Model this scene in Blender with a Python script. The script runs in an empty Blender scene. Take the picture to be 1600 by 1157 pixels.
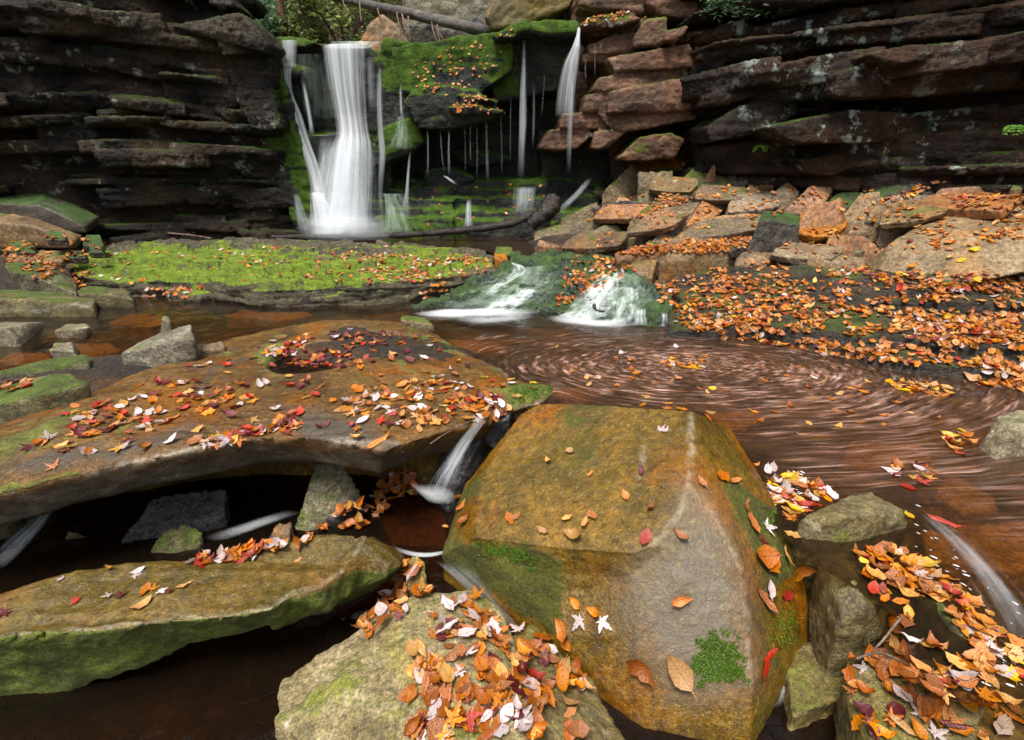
import bpy, bmesh, math, random, time
import numpy as np
from mathutils import Vector, Matrix
from mathutils.bvhtree import BVHTree
from mathutils.geometry import tessellate_polygon, delaunay_2d_cdt

T0 = time.time()
random.seed(7); RNG = np.random.default_rng(7)
scene = bpy.context.scene
COL = scene.collection

# ------------------------------------------------------------------ camera
CAM_H = 1.3
PITCH = math.radians(19.5)
cam_data = bpy.data.cameras.new('camera')
cam = bpy.data.objects.new('camera', cam_data); COL.objects.link(cam)
cam.location = (0, 0, CAM_H)
cam.rotation_euler = (math.radians(90) - PITCH, 0, 0)
cam_data.sensor_width = 36; cam_data.lens = 18; cam_data.sensor_fit = 'HORIZONTAL'
cam_data.shift_y = -45.5 / 1600
cam_data.clip_start = 0.02; cam_data.clip_end = 400
scene.camera = cam

# ------------------------------------------------------------------ light
SUN_EL, SUN_AZ = math.radians(68), math.radians(205)      # soft high light through the open canopy over the stream
world = bpy.data.worlds.new('World'); scene.world = world
world.use_nodes = True
wn = world.node_tree.nodes; wl = world.node_tree.links
bg = wn['Background']
sky = wn.new('ShaderNodeTexSky'); sky.sky_type = 'NISHITA'; sky.sun_disc = False
sky.sun_elevation = SUN_EL; sky.sun_rotation = SUN_AZ
sky.air_density = 1.0; sky.dust_density = 4.0
hs = wn.new('ShaderNodeHueSaturation'); hs.inputs['Saturation'].default_value = 0.5
wl.new(sky.outputs[0], hs.inputs['Color']); wl.new(hs.outputs[0], bg.inputs['Color'])
bg.inputs['Strength'].default_value = 0.05
sun_d = bpy.data.lights.new('sun', 'SUN'); sun_d.energy = 1.5; sun_d.angle = math.radians(18)
sun_d.color = (1, 0.95, 0.87)
sun = bpy.data.objects.new('sun', sun_d); COL.objects.link(sun)
sdir = Vector((math.sin(SUN_AZ) * math.cos(SUN_EL), math.cos(SUN_AZ) * math.cos(SUN_EL), math.sin(SUN_EL)))
sun.rotation_euler = sdir.to_track_quat('Z', 'Y').to_euler()
scene.view_settings.view_transform = 'Standard'; scene.view_settings.look = 'None'
scene.view_settings.exposure = 1.97; scene.view_settings.gamma = 1
scene.cycles.use_denoising = True
scene.cycles.max_bounces = 8; scene.cycles.transparent_max_bounces = 24

# ------------------------------------------------------------------ geometry of the view
CP, SP = math.cos(PITCH), math.sin(PITCH)
def ray(u, v):                                  # unnormalised direction
    y = (v - 533) / 800.0
    return (u - 800) / 800.0, CP - y * SP, -SP - y * CP
def P(u, v, Y):                                 # point at depth Y
    dx, dy, dz = ray(u, v); t = Y / dy
    return Vector((dx * t, Y, CAM_H + dz * t))
def PZ(u, v, z):                                # point at height z
    dx, dy, dz = ray(u, v); t = (z - CAM_H) / dz
    return Vector((dx * t, dy * t, z))
def proj(p):
    x, y, z = p[0], p[1], p[2] - CAM_H
    f = y * CP - z * SP
    return 800 + 800 * x / f, 533 - 800 * (y * SP + z * CP) / f

# ------------------------------------------------------------------ numpy noise
_perm = np.random.default_rng(3).permutation(256)
_perm = np.concatenate([_perm, _perm, _perm])
_g = np.random.default_rng(5).normal(size=(256, 3)); _g /= np.linalg.norm(_g, axis=1)[:, None]
def perlin(p):
    p = np.asarray(p, float)
    i = np.floor(p).astype(int); f = p - i; i &= 255
    w = f * f * f * (f * (f * 6 - 15) + 10)
    out = 0
    for dx in (0, 1):
        wx = w[:, 0] if dx else 1 - w[:, 0]
        for dy in (0, 1):
            wy = w[:, 1] if dy else 1 - w[:, 1]
            for dz in (0, 1):
                wz = w[:, 2] if dz else 1 - w[:, 2]
                h = _perm[_perm[_perm[i[:, 0] + dx] + i[:, 1] + dy] + i[:, 2] + dz]
                d = f - np.array((dx, dy, dz))
                out = out + wx * wy * wz * (_g[h] * d).sum(1)
    return out
def fbm(p, octaves=4, gain=.5):
    p = np.asarray(p, float); a = 1; s = 0
    for k in range(octaves):
        s = s + a * perlin(p + 17.3 * k); p = p * 2.03; a *= gain
    return s
def ridge_n(p, octaves=3):
    p = np.asarray(p, float); a = 1; s = 0
    for k in range(octaves):
        s = s + a * (0.5 - 2 * np.abs(perlin(p + 9.1 * k))); p = p * 2.1; a *= .5
    return s

# ------------------------------------------------------------------ materials
class NB:                                       # small node builder
    def __init__(s, name):
        s.m = bpy.data.materials.new(name); s.m.use_nodes = True
        s.t = s.m.node_tree; s.n = s.t.nodes; s.l = s.t.links; s.n.clear()
        s.out = s.n.new('ShaderNodeOutputMaterial')
    def set(s, sock, v):
        if v is None: return
        if hasattr(v, 'is_output') or isinstance(v, bpy.types.NodeSocket): s.l.new(v, sock)
        else:
            if isinstance(v, tuple) and len(v) == 3 and sock.type == 'RGBA': v = (*v, 1)
            sock.default_value = v
    def node(s, typ, ins=None, **kw):
        n = s.n.new(typ)
        for k, v in kw.items(): setattr(n, k, v)
        for k, v in (ins or {}).items(): s.set(n.inputs[k], v)
        return n
    def math(s, op, a, b=None, clamp=False):
        n = s.n.new('ShaderNodeMath'); n.operation = op; n.use_clamp = clamp
        s.set(n.inputs[0], a); s.set(n.inputs[1], b); return n.outputs[0]
    def noise(s, vec, scale, detail=6, rough=.6, dist=0):
        n = s.node('ShaderNodeTexNoise', {'Vector': vec, 'Scale': scale, 'Detail': detail, 'Roughness': rough, 'Distortion': dist})
        return n.outputs['Fac']
    def mix(s, fac, a, b, blend='MIX'):
        n = s.n.new('ShaderNodeMix'); n.data_type = 'RGBA'; n.blend_type = blend
        s.set(n.inputs['Factor'], fac); s.set(n.inputs['A'], None)
        s.set(n.inputs[6], a); s.set(n.inputs[7], b); return n.outputs[2]
    def ramp(s, fac, stops, interp='LINEAR'):
        n = s.n.new('ShaderNodeValToRGB'); n.color_ramp.interpolation = interp
        e = n.color_ramp.elements
        while len(e) < len(stops): e.new(.5)
        for k, (p, c) in enumerate(stops):
            e[k].position = p; e[k].color = (c, c, c, 1) if not isinstance(c, tuple) else (*c, 1)
        s.set(n.inputs[0], fac); return n.outputs[0]
    def step(s, fac, lo, hi):
        n = s.node('ShaderNodeMapRange', interpolation_type='SMOOTHSTEP')
        s.set(n.inputs[0], fac); n.inputs[1].default_value = lo; n.inputs[2].default_value = hi
        return n.outputs[0]
    def attr(s, name):
        return s.node('ShaderNodeAttribute', attribute_name=name).outputs['Fac']
    def surface(s, sh): s.l.new(sh, s.out.inputs['Surface'])

def rock_mat(name, cols, scale=2.5, tint=None, tint_amt=.5, moss=None, moss_amt=0., moss_up=.6, moss_scale=3.,
             lichen=None, lichen_amt=0., rough=.55, bump=.5, strata=1., fleck=None, stain_shade=None, wear=(.42, .4, .33), vary=.35,
             spec=.5, rvar=.25, fine=28.):
    b = NB(name)
    geo = b.node('ShaderNodeNewGeometry'); oi = b.node('ShaderNodeObjectInfo')
    off = b.node('ShaderNodeVectorMath', {0: geo.outputs['Position']}, operation='ADD')
    rnd = b.math('MULTIPLY', oi.outputs['Random'], 13.0)
    cmb = b.node('ShaderNodeCombineXYZ', {0: rnd, 1: rnd, 2: rnd}); b.set(off.inputs[1], cmb.outputs[0])
    pos = off.outputs[0]
    mp = b.node('ShaderNodeMapping', {'Vector': pos, 'Scale': (1, 1, strata)}).outputs[0]
    n1 = b.noise(mp, scale, 9, .68, .4)
    k = len(cols) - 1
    col = b.ramp(n1, [(.3 + .4 * i / k, c) for i, c in enumerate(cols)])
    if tint:
        n2 = b.step(b.noise(pos, scale * .45, 5, .6, .8), .62 - .25 * tint_amt, .72 - .1 * tint_amt)
        n2 = b.math('MULTIPLY', n2, .85)
        col = b.mix(n2, col, tint)
    nf = b.noise(mp, scale * 9, 6, .7)
    col = b.mix(1.0, col, b.ramp(nf, [(.28, .3), (.5, 1.0), (.74, 1.75)]), 'MULTIPLY')
    col = b.mix(1.0, col, b.ramp(b.noise(pos, fine * 3.2, 4, .75), [(.3, .38), (.5, 1.0), (.7, 1.65)]), 'MULTIPLY')
    r = b.math('ADD', rough - rvar / 2, b.math('MULTIPLY', n1, rvar))
    if stain_shade:
        a = b.math('MULTIPLY', b.attr('stain_shade'), b.math('ADD', .55, b.math('MULTIPLY', b.noise(pos, 16, 5), .9)), True)
        sc = b.mix(b.noise(pos, 22, 6, .7), tuple(c * .55 for c in stain_shade), tuple(min(1, c * 1.35) for c in stain_shade))
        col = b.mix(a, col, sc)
    wa = b.attr('wear')
    wa = b.math('MULTIPLY', wa, b.math('MULTIPLY', b.step(b.noise(pos, 24, 6, .75), .36, .7), .55), True)
    col = b.mix(wa, col, wear)
    if lichen:
        ln = b.noise(pos, scale * 2.6, 8, .72)
        lm = b.step(ln, .72 - .3 * lichen_amt, .78 - .3 * lichen_amt)
        lm = b.math('MULTIPLY', lm, b.step(b.noise(pos, scale * .6, 3), .42, .6))
        col = b.mix(lm, col, lichen); r = b.math('ADD', r, b.math('MULTIPLY', lm, .2), True)
    if fleck:
        fm = b.step(b.noise(pos, fine * 2.2, 3, .6), .62, .7)
        col = b.mix(b.math('MULTIPLY', fm, .7), col, fleck)
    # each rock a little lighter or darker, warmer or greyer, than the next
    vv = b.math('ADD', 1 - vary * .5, b.math('MULTIPLY', oi.outputs['Random'], vary))
    hsv = b.node('ShaderNodeHueSaturation', {'Color': col, 'Value': vv,
                 'Saturation': b.math('ADD', .85, b.math('MULTIPLY', b.math('FRACT', b.math('MULTIPLY', oi.outputs['Random'], 7.13)), .35))})
    col = hsv.outputs[0]
    mm = None
    if moss:
        sep = b.node('ShaderNodeSeparateXYZ', {0: geo.outputs['Normal']})
        up = b.math('MULTIPLY', sep.outputs[2], moss_up)
        mn = b.math('ADD', b.noise(pos, moss_scale, 7, .66, .3), up)
        mn = b.math('ADD', mn, b.math('MULTIPLY', b.attr('moss'), .34))
        if stain_shade: mn = b.math('SUBTRACT', mn, b.math('MULTIPLY', b.attr('stain_shade'), .3))
        th = .5 + moss_up * .5 + .5 * (.5 - moss_amt)
        mm = b.step(mn, th - .06, th + .07)
        mc = b.ramp(b.noise(pos, 9, 6, .7), [(.3, tuple(c * .38 for c in moss)), (.52, moss), (.72, tuple(min(1, c * 1.7) for c in moss))])
        mc = b.mix(1.0, mc, b.ramp(b.noise(pos, 90, 3, .7), [(.3, .4), (.5, 1.), (.7, 1.5)]), 'MULTIPLY')
        col = b.mix(mm, col, mc); r = b.mix(mm, r, (.85, .85, .85))
    bn = b.noise(mp, fine, 8, .72)
    bn2 = b.noise(mp, fine * .25, 6, .65, .3)
    h = b.math('ADD', b.math('MULTIPLY', bn, .02), b.math('MULTIPLY', bn2, .024))
    pit = b.step(b.noise(pos, fine * 1.7, 4, .7), .36, .5)
    h = b.math('ADD', h, b.math('MULTIPLY', pit, .006))
    if mm is not None: h = b.math('ADD', h, b.math('MULTIPLY', mm, b.math('MULTIPLY', b.noise(pos, 60, 4, .7), .035)))
    bp = b.node('ShaderNodeBump', {'Height': h, 'Strength': bump, 'Distance': 1.0})
    bs = b.node('ShaderNodeBsdfPrincipled', {'Base Color': col, 'Roughness': r, 'Normal': bp.outputs[0], 'Specular IOR Level': spec})
    b.surface(bs.outputs[0]); return b.m

GREEN = (.13, .21, .012); DKGREEN = (.035, .075, .008)
M = {}
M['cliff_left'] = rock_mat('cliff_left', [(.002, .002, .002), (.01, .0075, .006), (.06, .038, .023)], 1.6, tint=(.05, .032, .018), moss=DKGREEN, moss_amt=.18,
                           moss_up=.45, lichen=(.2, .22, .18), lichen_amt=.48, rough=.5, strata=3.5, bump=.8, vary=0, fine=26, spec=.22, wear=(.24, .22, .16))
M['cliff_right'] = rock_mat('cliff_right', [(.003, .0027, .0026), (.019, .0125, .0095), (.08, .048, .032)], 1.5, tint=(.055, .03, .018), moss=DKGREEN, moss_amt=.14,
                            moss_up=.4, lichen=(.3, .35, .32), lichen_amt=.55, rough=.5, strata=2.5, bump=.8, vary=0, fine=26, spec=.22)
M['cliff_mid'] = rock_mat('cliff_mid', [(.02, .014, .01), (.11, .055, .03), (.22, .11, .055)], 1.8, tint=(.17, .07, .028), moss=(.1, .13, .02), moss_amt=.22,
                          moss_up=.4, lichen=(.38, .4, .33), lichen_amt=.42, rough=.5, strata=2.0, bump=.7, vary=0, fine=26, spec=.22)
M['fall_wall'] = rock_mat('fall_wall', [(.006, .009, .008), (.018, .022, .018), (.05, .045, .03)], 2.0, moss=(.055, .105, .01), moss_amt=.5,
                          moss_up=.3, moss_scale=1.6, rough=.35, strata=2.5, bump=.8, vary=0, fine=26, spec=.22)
M['talus'] = rock_mat('talus', [(.045, .03, .018), (.14, .092, .048), (.26, .19, .11)], 3.0, tint=(.3, .14, .05), tint_amt=.5, moss=(.09, .095, .012), moss_amt=-.05, moss_up=.5,
                      lichen=(.4, .38, .28), lichen_amt=.35, rough=.5, bump=.6, fleck=None, vary=.6)
M['talus_moss'] = rock_mat('talus_moss', [(.05, .04, .025), (.15, .11, .055), (.25, .18, .1)], 3.0, moss=(.085, .115, .01), moss_amt=.34, moss_up=.4, rough=.55, bump=.7, vary=.4)
M['talus_rust'] = rock_mat('talus_rust', [(.08, .036, .014), (.23, .1, .033), (.36, .18, .07)], 3.2, tint=(.36, .13, .03), rough=.45, bump=.6, vary=.4)
M['talus_pale'] = rock_mat('talus_pale', [(.08, .058, .034), (.18, .13, .078), (.29, .23, .15)], 3.0, tint=(.3, .18, .09), lichen=(.38, .36, .28), lichen_amt=.4, rough=.5, bump=.6, vary=.25)
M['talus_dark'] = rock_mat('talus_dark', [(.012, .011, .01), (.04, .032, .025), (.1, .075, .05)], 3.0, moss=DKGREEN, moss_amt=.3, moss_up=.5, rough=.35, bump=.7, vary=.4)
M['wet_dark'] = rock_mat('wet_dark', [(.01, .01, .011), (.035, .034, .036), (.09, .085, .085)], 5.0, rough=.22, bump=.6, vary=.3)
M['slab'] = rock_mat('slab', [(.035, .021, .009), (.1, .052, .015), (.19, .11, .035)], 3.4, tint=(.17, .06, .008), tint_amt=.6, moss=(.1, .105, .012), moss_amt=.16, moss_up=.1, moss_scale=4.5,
                     stain_shade=(.062, .05, .036), lichen=(.42, .4, .32), lichen_amt=.25, rough=.36, bump=.55, vary=0, wear=(.5, .48, .42), fine=34)
M['boulder'] = rock_mat('boulder', [(.04, .028, .003), (.1, .06, .006), (.19, .1, .014)], 3.2, tint=(.2, .062, .004), tint_amt=.8, moss=(.055, .055, .003), moss_amt=.3, moss_up=.0, moss_scale=2.6,
                        stain_shade=(.15, .125, .09), fleck=(.3, .24, .04), rough=.3, bump=.5, vary=0, wear=(.42, .37, .28), fine=40, rvar=.25, spec=.42)
M['lower_slab'] = rock_mat('lower_slab', [(.045, .034, .005), (.1, .066, .01), (.17, .1, .02)], 3.2, tint=(.15, .058, .008), tint_amt=.55, moss=(.085, .105, .01), moss_amt=.36, moss_up=-.35, moss_scale=3.4,
                           rough=.3, bump=.5, vary=0, wear=(.5, .48, .36), fine=40, rvar=.15)
M['pale_rock'] = rock_mat('pale_rock', [(.1, .08, .035), (.24, .19, .095), (.38, .32, .2)], 5.0, tint=(.26, .21, .06), tint_amt=.5, moss=(.19, .2, .03), moss_amt=.3, moss_up=.1, moss_scale=6,
                          lichen=(.55, .52, .42), lichen_amt=.5, rough=.6, bump=.7, vary=.2, fine=40)
M['olive_rock'] = rock_mat('olive_rock', [(.05, .04, .012), (.12, .09, .03), (.2, .16, .06)], 5.0, tint=(.22, .16, .04), moss=(.12, .12, .015), moss_amt=.3, moss_up=.1, rough=.4, bump=.6, vary=.2, wear=(.55, .52, .45), fine=40)
M['grey_rock'] = rock_mat('grey_rock', [(.06, .05, .03), (.17, .145, .095), (.33, .3, .22)], 4.5, moss=(.12, .14, .03), moss_amt=.22, moss_up=.2, lichen=(.5, .49, .42), lichen_amt=.4, rough=.5, bump=.7, vary=.3)
M['mossy_stone'] = rock_mat('mossy_stone', [(.03, .03, .02), (.1, .085, .04), (.2, .17, .09)], 4.0, moss=(.07, .1, .01), moss_amt=.4, moss_up=.25, rough=.5, bump=.8, vary=.3, wear=(.5, .48, .42))
M['moss_ledge'] = rock_mat('moss_ledge', [(.02, .018, .01), (.06, .05, .022), (.14, .11, .055)], 2.5, moss=(.16, .24, .008), moss_amt=-.2, moss_up=.5, moss_scale=2.4, rough=.55, bump=1., strata=3., vary=0, fine=24)
M['bank_ledge'] = rock_mat('bank_ledge', [(.008, .007, .006), (.025, .02, .014), (.07, .048, .028)], 3., moss=(.055, .08, .006), moss_amt=.16, moss_up=.25, moss_scale=2.2, rough=.4, bump=.9, strata=3., vary=0, fine=24)
M['cascade_rock'] = rock_mat('cascade_rock', [(.008, .012, .008), (.022, .038, .02), (.06, .085, .04)], 4., moss=(.04, .085, .015), moss_amt=.4, moss_up=.2, moss_scale=4, rough=.25, bump=.8, vary=0, fine=24)
M['bed'] = rock_mat('stream_bed', [(.02, .015, .005), (.085, .055, .016), (.21, .135, .035)], 2.6, tint=(.26, .14, .022), tint_amt=.5, rough=.6, bump=.8, vary=0, fine=14)
M['ground'] = rock_mat('ground', [(.006, .005, .004), (.022, .014, .008), (.08, .038, .014)], 4., rough=.7, bump=1., vary=0, fine=24)
M['submerged'] = rock_mat('submerged', [(.2, .1, .03), (.4, .2, .05), (.5, .28, .08)], 3., tint=(.42, .2, .03), rough=.5, bump=.5, vary=.2, fine=24)
M['bark_grey'] = rock_mat('bark_grey', [(.03, .026, .022), (.09, .077, .068), (.17, .15, .135)], 6., rough=.7, bump=.9, vary=0, fine=40)
M['bark_red'] = rock_mat('bark_red', [(.07, .035, .025), (.16, .085, .06), (.25, .15, .11)], 6., rough=.8, bump=.9, vary=.2, strata=.3)
M['bark_black'] = rock_mat('bark_black', [(.006, .005, .005), (.018, .014, .012), (.05, .032, .022)], 8., rough=.3, bump=.8, vary=.2, fine=40)
M['twig'] = rock_mat('twig', [(.05, .03, .02), (.11, .07, .045), (.2, .15, .11)], 20., rough=.6, bump=.3, vary=.3)

def leaf_mat(name, c1, c2, rough=.32, trans=.22):
    b = NB(name)
    oi = b.node('ShaderNodeObjectInfo'); geo = b.node('ShaderNodeNewGeometry')
    r = b.math('FRACT', b.math('ADD', b.math('MULTIPLY', oi.outputs['Random'], 5.7), geo.outputs['Random Per Island']))
    n = b.noise(geo.outputs['Position'], 60, 5, .7)
    f = b.math('ADD', b.math('MULTIPLY', r, .75), b.math('MULTIPLY', b.math('SUBTRACT', n, .5), 1.6), True)
    col = b.mix(f, c1, c2)
    # darker or paler leaf by leaf; midrib and slanting side veins; brown blotches and a browned rim
    dk = b.math('FRACT', b.math('MULTIPLY', r, 17.3))
    col = b.node('ShaderNodeHueSaturation', {'Color': col, 'Value': b.math('ADD', .58, b.math('MULTIPLY', dk, .62)), 'Saturation': b.math('ADD', .9, b.math('MULTIPLY', b.math('FRACT', b.math('MULTIPLY', r, 41.7)), .25))}).outputs[0]
    uv = b.node('ShaderNodeSeparateXYZ', {0: b.node('ShaderNodeUVMap', uv_map='UVMap').outputs[0]})
    ay = b.math('ABSOLUTE', uv.outputs[1])
    vn = b.math('SINE', b.math('MULTIPLY', b.math('SUBTRACT', uv.outputs[0], b.math('MULTIPLY', ay, .9)), 52.))
    vn = b.math('MULTIPLY', b.step(vn, .72, 1.), .35)
    rib = b.math('MULTIPLY', b.step(b.math('SUBTRACT', .03, ay), 0, .02), .6)
    col = b.mix(b.math('MAXIMUM', vn, rib), col, tuple(c * .45 + .01 for c in c1))
    sp = b.step(b.noise(geo.outputs['Position'], 130, 4, .7), .58, .68)
    col = b.mix(b.math('MULTIPLY', sp, .75), col, tuple(c * .22 for c in c1))
    bp = b.node('ShaderNodeBump', {'Height': b.math('ADD', b.math('MULTIPLY', vn, -.5), b.noise(geo.outputs['Position'], 110, 3)), 'Strength': .45, 'Distance': .01})
    bs = b.node('ShaderNodeBsdfPrincipled', {'Base Color': col, 'Roughness': b.math('ADD', rough - .1, b.math('MULTIPLY', n, .3)), 'Normal': bp.outputs[0]})
    tr = b.node('ShaderNodeBsdfTranslucent', {'Color': col})
    mx = b.node('ShaderNodeMixShader', {0: trans}); b.l.new(bs.outputs[0], mx.inputs[1]); b.l.new(tr.outputs[0], mx.inputs[2])
    b.surface(mx.outputs[0]); return b.m
LEAFC = {
 'orange': leaf_mat('leaf_orange', (.56, .16, .015), (.72, .29, .04)),
 'rust': leaf_mat('leaf_rust', (.34, .09, .015), (.52, .19, .04)),
 'tan': leaf_mat('leaf_tan', (.56, .27, .07), (.72, .42, .16)),
 'red': leaf_mat('leaf_red', (.4, .025, .012), (.58, .06, .02)),
 'maroon': leaf_mat('leaf_maroon', (.1, .015, .02), (.26, .04, .045)),
 'yellow': leaf_mat('leaf_yellow', (.7, .4, .02), (.85, .6, .05)),
 'pale': leaf_mat('leaf_pale', (.55, .42, .4), (.76, .68, .68), .5),
}
LEAF_KEYS = list(LEAFC)

def water_mat(name, tint, deep, rough=.06, bump=.25, bscale=6., stretch=(1, 1, 1), opac=.35):
    b = NB(name)
    geo = b.node('ShaderNodeNewGeometry')
    mp = b.node('ShaderNodeMapping', {'Vector': geo.outputs['Position'], 'Scale': stretch}).outputs[0]
    h = b.noise(mp, bscale, 4, .5, .6)
    bp = b.node('ShaderNodeBump', {'Height': h, 'Strength': bump, 'Distance': .05})
    tr = b.node('ShaderNodeBsdfTransparent', {'Color': tint})
    df = b.node('ShaderNodeBsdfDiffuse', {'Color': deep})
    m1 = b.node('ShaderNodeMixShader', {0: opac}); b.l.new(tr.outputs[0], m1.inputs[1]); b.l.new(df.outputs[0], m1.inputs[2])
    gl = b.node('ShaderNodeBsdfGlossy', {'Color': (1, 1, 1), 'Roughness': rough, 'Normal': bp.outputs[0]})
    fr = b.node('ShaderNodeFresnel', {'IOR': 1.33, 'Normal': bp.outputs[0]})
    m2 = b.node('ShaderNodeMixShader', {0: fr.outputs[0]}); b.l.new(m1.outputs[0], m2.inputs[1]); b.l.new(gl.outputs[0], m2.inputs[2])
    b.surface(m2.outputs[0]); return b.m
M['pool'] = water_mat('pool_water', (.66, .52, .29), (.026, .019, .012), .1, .3, 5, opac=.34)
M['upper'] = water_mat('upper_water', (.6, .36, .18), (.05, .025, .012), .15, .2, 6)
M['lower'] = water_mat('lower_water', (.32, .2, .11), (.012, .008, .005), .16, .4, 9)

def veil_mat(name, density=1., fu=14., fv=.6, col=(.85, .9, .93), lo=.35, hi=.7, edge=.25, seed=0., base=0., fade=.12, fade_in=.05):
    """silky falling water: streaks run along the fall, thinning to clear at its sides and ends"""
    b = NB(name)
    uv = b.node('ShaderNodeUVMap', uv_map='UVMap').outputs[0]
    sx = b.node('ShaderNodeSeparateXYZ', {0: uv})
    oi = b.node('ShaderNodeObjectInfo')
    vec = b.node('ShaderNodeCombineXYZ', {0: b.math('MULTIPLY', sx.outputs[0], fu), 1: b.math('MULTIPLY', sx.outputs[1], fv),
                                          2: b.math('MULTIPLY', oi.outputs['Random'], 20)}).outputs[0]
    n = b.noise(vec, 1., 5, .6, .15)
    pr = b.math('MULTIPLY', b.math('MULTIPLY', sx.outputs[0], 4), b.math('SUBTRACT', 1, sx.outputs[0]))
    pr = b.math('POWER', b.math('MAXIMUM', pr, 0.0), edge)
    vec2 = b.node('ShaderNodeCombineXYZ', {0: b.math('MULTIPLY', sx.outputs[0], fu * .35), 1: b.math('MULTIPLY', sx.outputs[1], fv * 2.2), 2: 7.}).outputs[0]
    n = b.math('ADD', b.math('MULTIPLY', n, .7), b.math('MULTIPLY', b.noise(vec2, 1., 3), .3))
    s = b.step(b.math('ADD', b.math('MULTIPLY', pr, base), b.math('MULTIPLY', b.math('SUBTRACT', n, .5), 1.9)), lo, hi)
    s = b.math('MULTIPLY', s, b.step(pr, 0, .35))
    en = b.math('MULTIPLY', b.step(b.attr('along'), 0, fade_in), b.step(b.math('SUBTRACT', 1, b.attr('along')), 0, fade))
    a = b.math('MULTIPLY', b.math('MULTIPLY', s, en), b.math('MULTIPLY', b.attr('dens'), density), True)
    df = b.node('ShaderNodeBsdfDiffuse', {'Color': col}); tl = b.node('ShaderNodeBsdfTranslucent', {'Color': col})
    m0 = b.node('ShaderNodeMixShader', {0: .5}); b.l.new(df.outputs[0], m0.inputs[1]); b.l.new(tl.outputs[0], m0.inputs[2])
    tr = b.node('ShaderNodeBsdfTransparent')
    mx = b.node('ShaderNodeMixShader', {0: a}); b.l.new(tr.outputs[0], mx.inputs[1]); b.l.new(m0.outputs[0], mx.inputs[2])
    b.surface(mx.outputs[0]); return b.m
M['veil'] = veil_mat('falling_water', 1., 10., .35, col=(.9, .95, 1.), lo=.05, hi=1., edge=.6, base=.72, fade=.12)
M['gush'] = veil_mat('gushing_water', .9, 7., 1.8, col=(.8, .87, .92), lo=.12, hi=1., edge=.8, base=.5, fade=.4, fade_in=.25)
M['veil_thin'] = veil_mat('thin_falling_water', .62, 5., .6, col=(.88, .95, 1.), lo=.1, hi=1., edge=.9, base=.7, fade=.45, fade_in=.3)
M['mist'] = veil_mat('mist', .45, 1.5, 1.5, col=(.9, .94, .97), lo=.0, hi=1.1, edge=1.2, base=.9, fade=.4, fade_in=.45)
M['rush'] = veil_mat('rushing_water', .95, 6., 3.2, col=(.85, .92, .92), lo=.15, hi=.75, edge=.8, base=.5, fade=.15)
M['sheen'] = veil_mat('thin_sheet_of_water', .42, 9., 2.6, col=(.6, .74, .64), lo=.1, hi=.8, edge=.7, base=.5, fade=.25)

# ------------------------------------------------------------------ object helpers
def tag(o, label=None, cat=None, group=None, kind=None):
    if label: o['label'] = label
    if cat: o['category'] = cat
    if group: o['group'] = group
    if kind: o['kind'] = kind
    return o
def link(name, me, mats=None, parent=None):
    o = bpy.data.objects.new(name, me); COL.objects.link(o)
    if mats:
        for m in (mats if isinstance(mats, (list, tuple)) else [mats]): me.materials.append(m)
    if parent: o.parent = parent
    return o
def mesh_np(name, verts, faces, smooth=True):
    me = bpy.data.meshes.new(name); me.from_pydata([tuple(v) for v in verts], [], [tuple(f) for f in faces]); me.update()
    if smooth: me.shade_smooth()
    return me
def coords(me):
    a = np.empty(len(me.vertices) * 3); me.vertices.foreach_get('co', a); return a.reshape(-1, 3)
def normals(me):
    a = np.empty(len(me.vertices) * 3); me.vertex_normals.foreach_get('vector', a); return a.reshape(-1, 3)
def set_coords(me, a):
    me.vertices.foreach_set('co', np.asarray(a, float).ravel()); me.update()
def set_attr(me, name, vals):
    at = me.attributes.get(name) or me.attributes.new(name, 'FLOAT', 'POINT')
    at.data.foreach_set('value', np.asarray(vals, np.float32))

TMP = bpy.data.collections.new('tmp'); scene.collection.children.link(TMP)
def hull_into(bm, pts):
    b2 = bmesh.new()
    for p in pts: b2.verts.new(p)
    r = bmesh.ops.convex_hull(b2, input=b2.verts)
    junk = {g for g in r['geom_interior'] + r['geom_unused'] if isinstance(g, bmesh.types.BMVert)}
    bmesh.ops.delete(b2, geom=list(junk), context='VERTS')
    b2.verts.index_update()
    vs = [bm.verts.new(v.co) for v in b2.verts]
    for f in b2.faces: bm.faces.new([vs[v.index] for v in f.verts])
    b2.free()
def prism_into(bm, top, bottom):                # two rings of equal length; top may be concave
    n = len(top)
    vt = [bm.verts.new(p) for p in top]; vb = [bm.verts.new(p) for p in bottom]
    for a, b_, c in tessellate_polygon([[Vector((p[0], p[1], 0)) for p in top]]):
        bm.faces.new((vt[a], vt[b_], vt[c])); bm.faces.new((vb[c], vb[b_], vb[a]))
    for i in range(n):
        j = (i + 1) % n; bm.faces.new((vt[j], vt[i], vb[i], vb[j]))
def remesh(bm, voxel):
    bmesh.ops.recalc_face_normals(bm, faces=bm.faces)
    me = bpy.data.meshes.new('tmp'); bm.to_mesh(me); bm.free()
    o = bpy.data.objects.new('tmp', me); TMP.objects.link(o)
    md = o.modifiers.new('r', 'REMESH'); md.mode = 'VOXEL'; md.voxel_size = voxel; md.use_smooth_shade = True
    dg = bpy.context.evaluated_depsgraph_get()
    out = bpy.data.meshes.new_from_object(o.evaluated_get(dg))
    bpy.data.objects.remove(o); bpy.data.meshes.remove(me)
    return out
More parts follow.
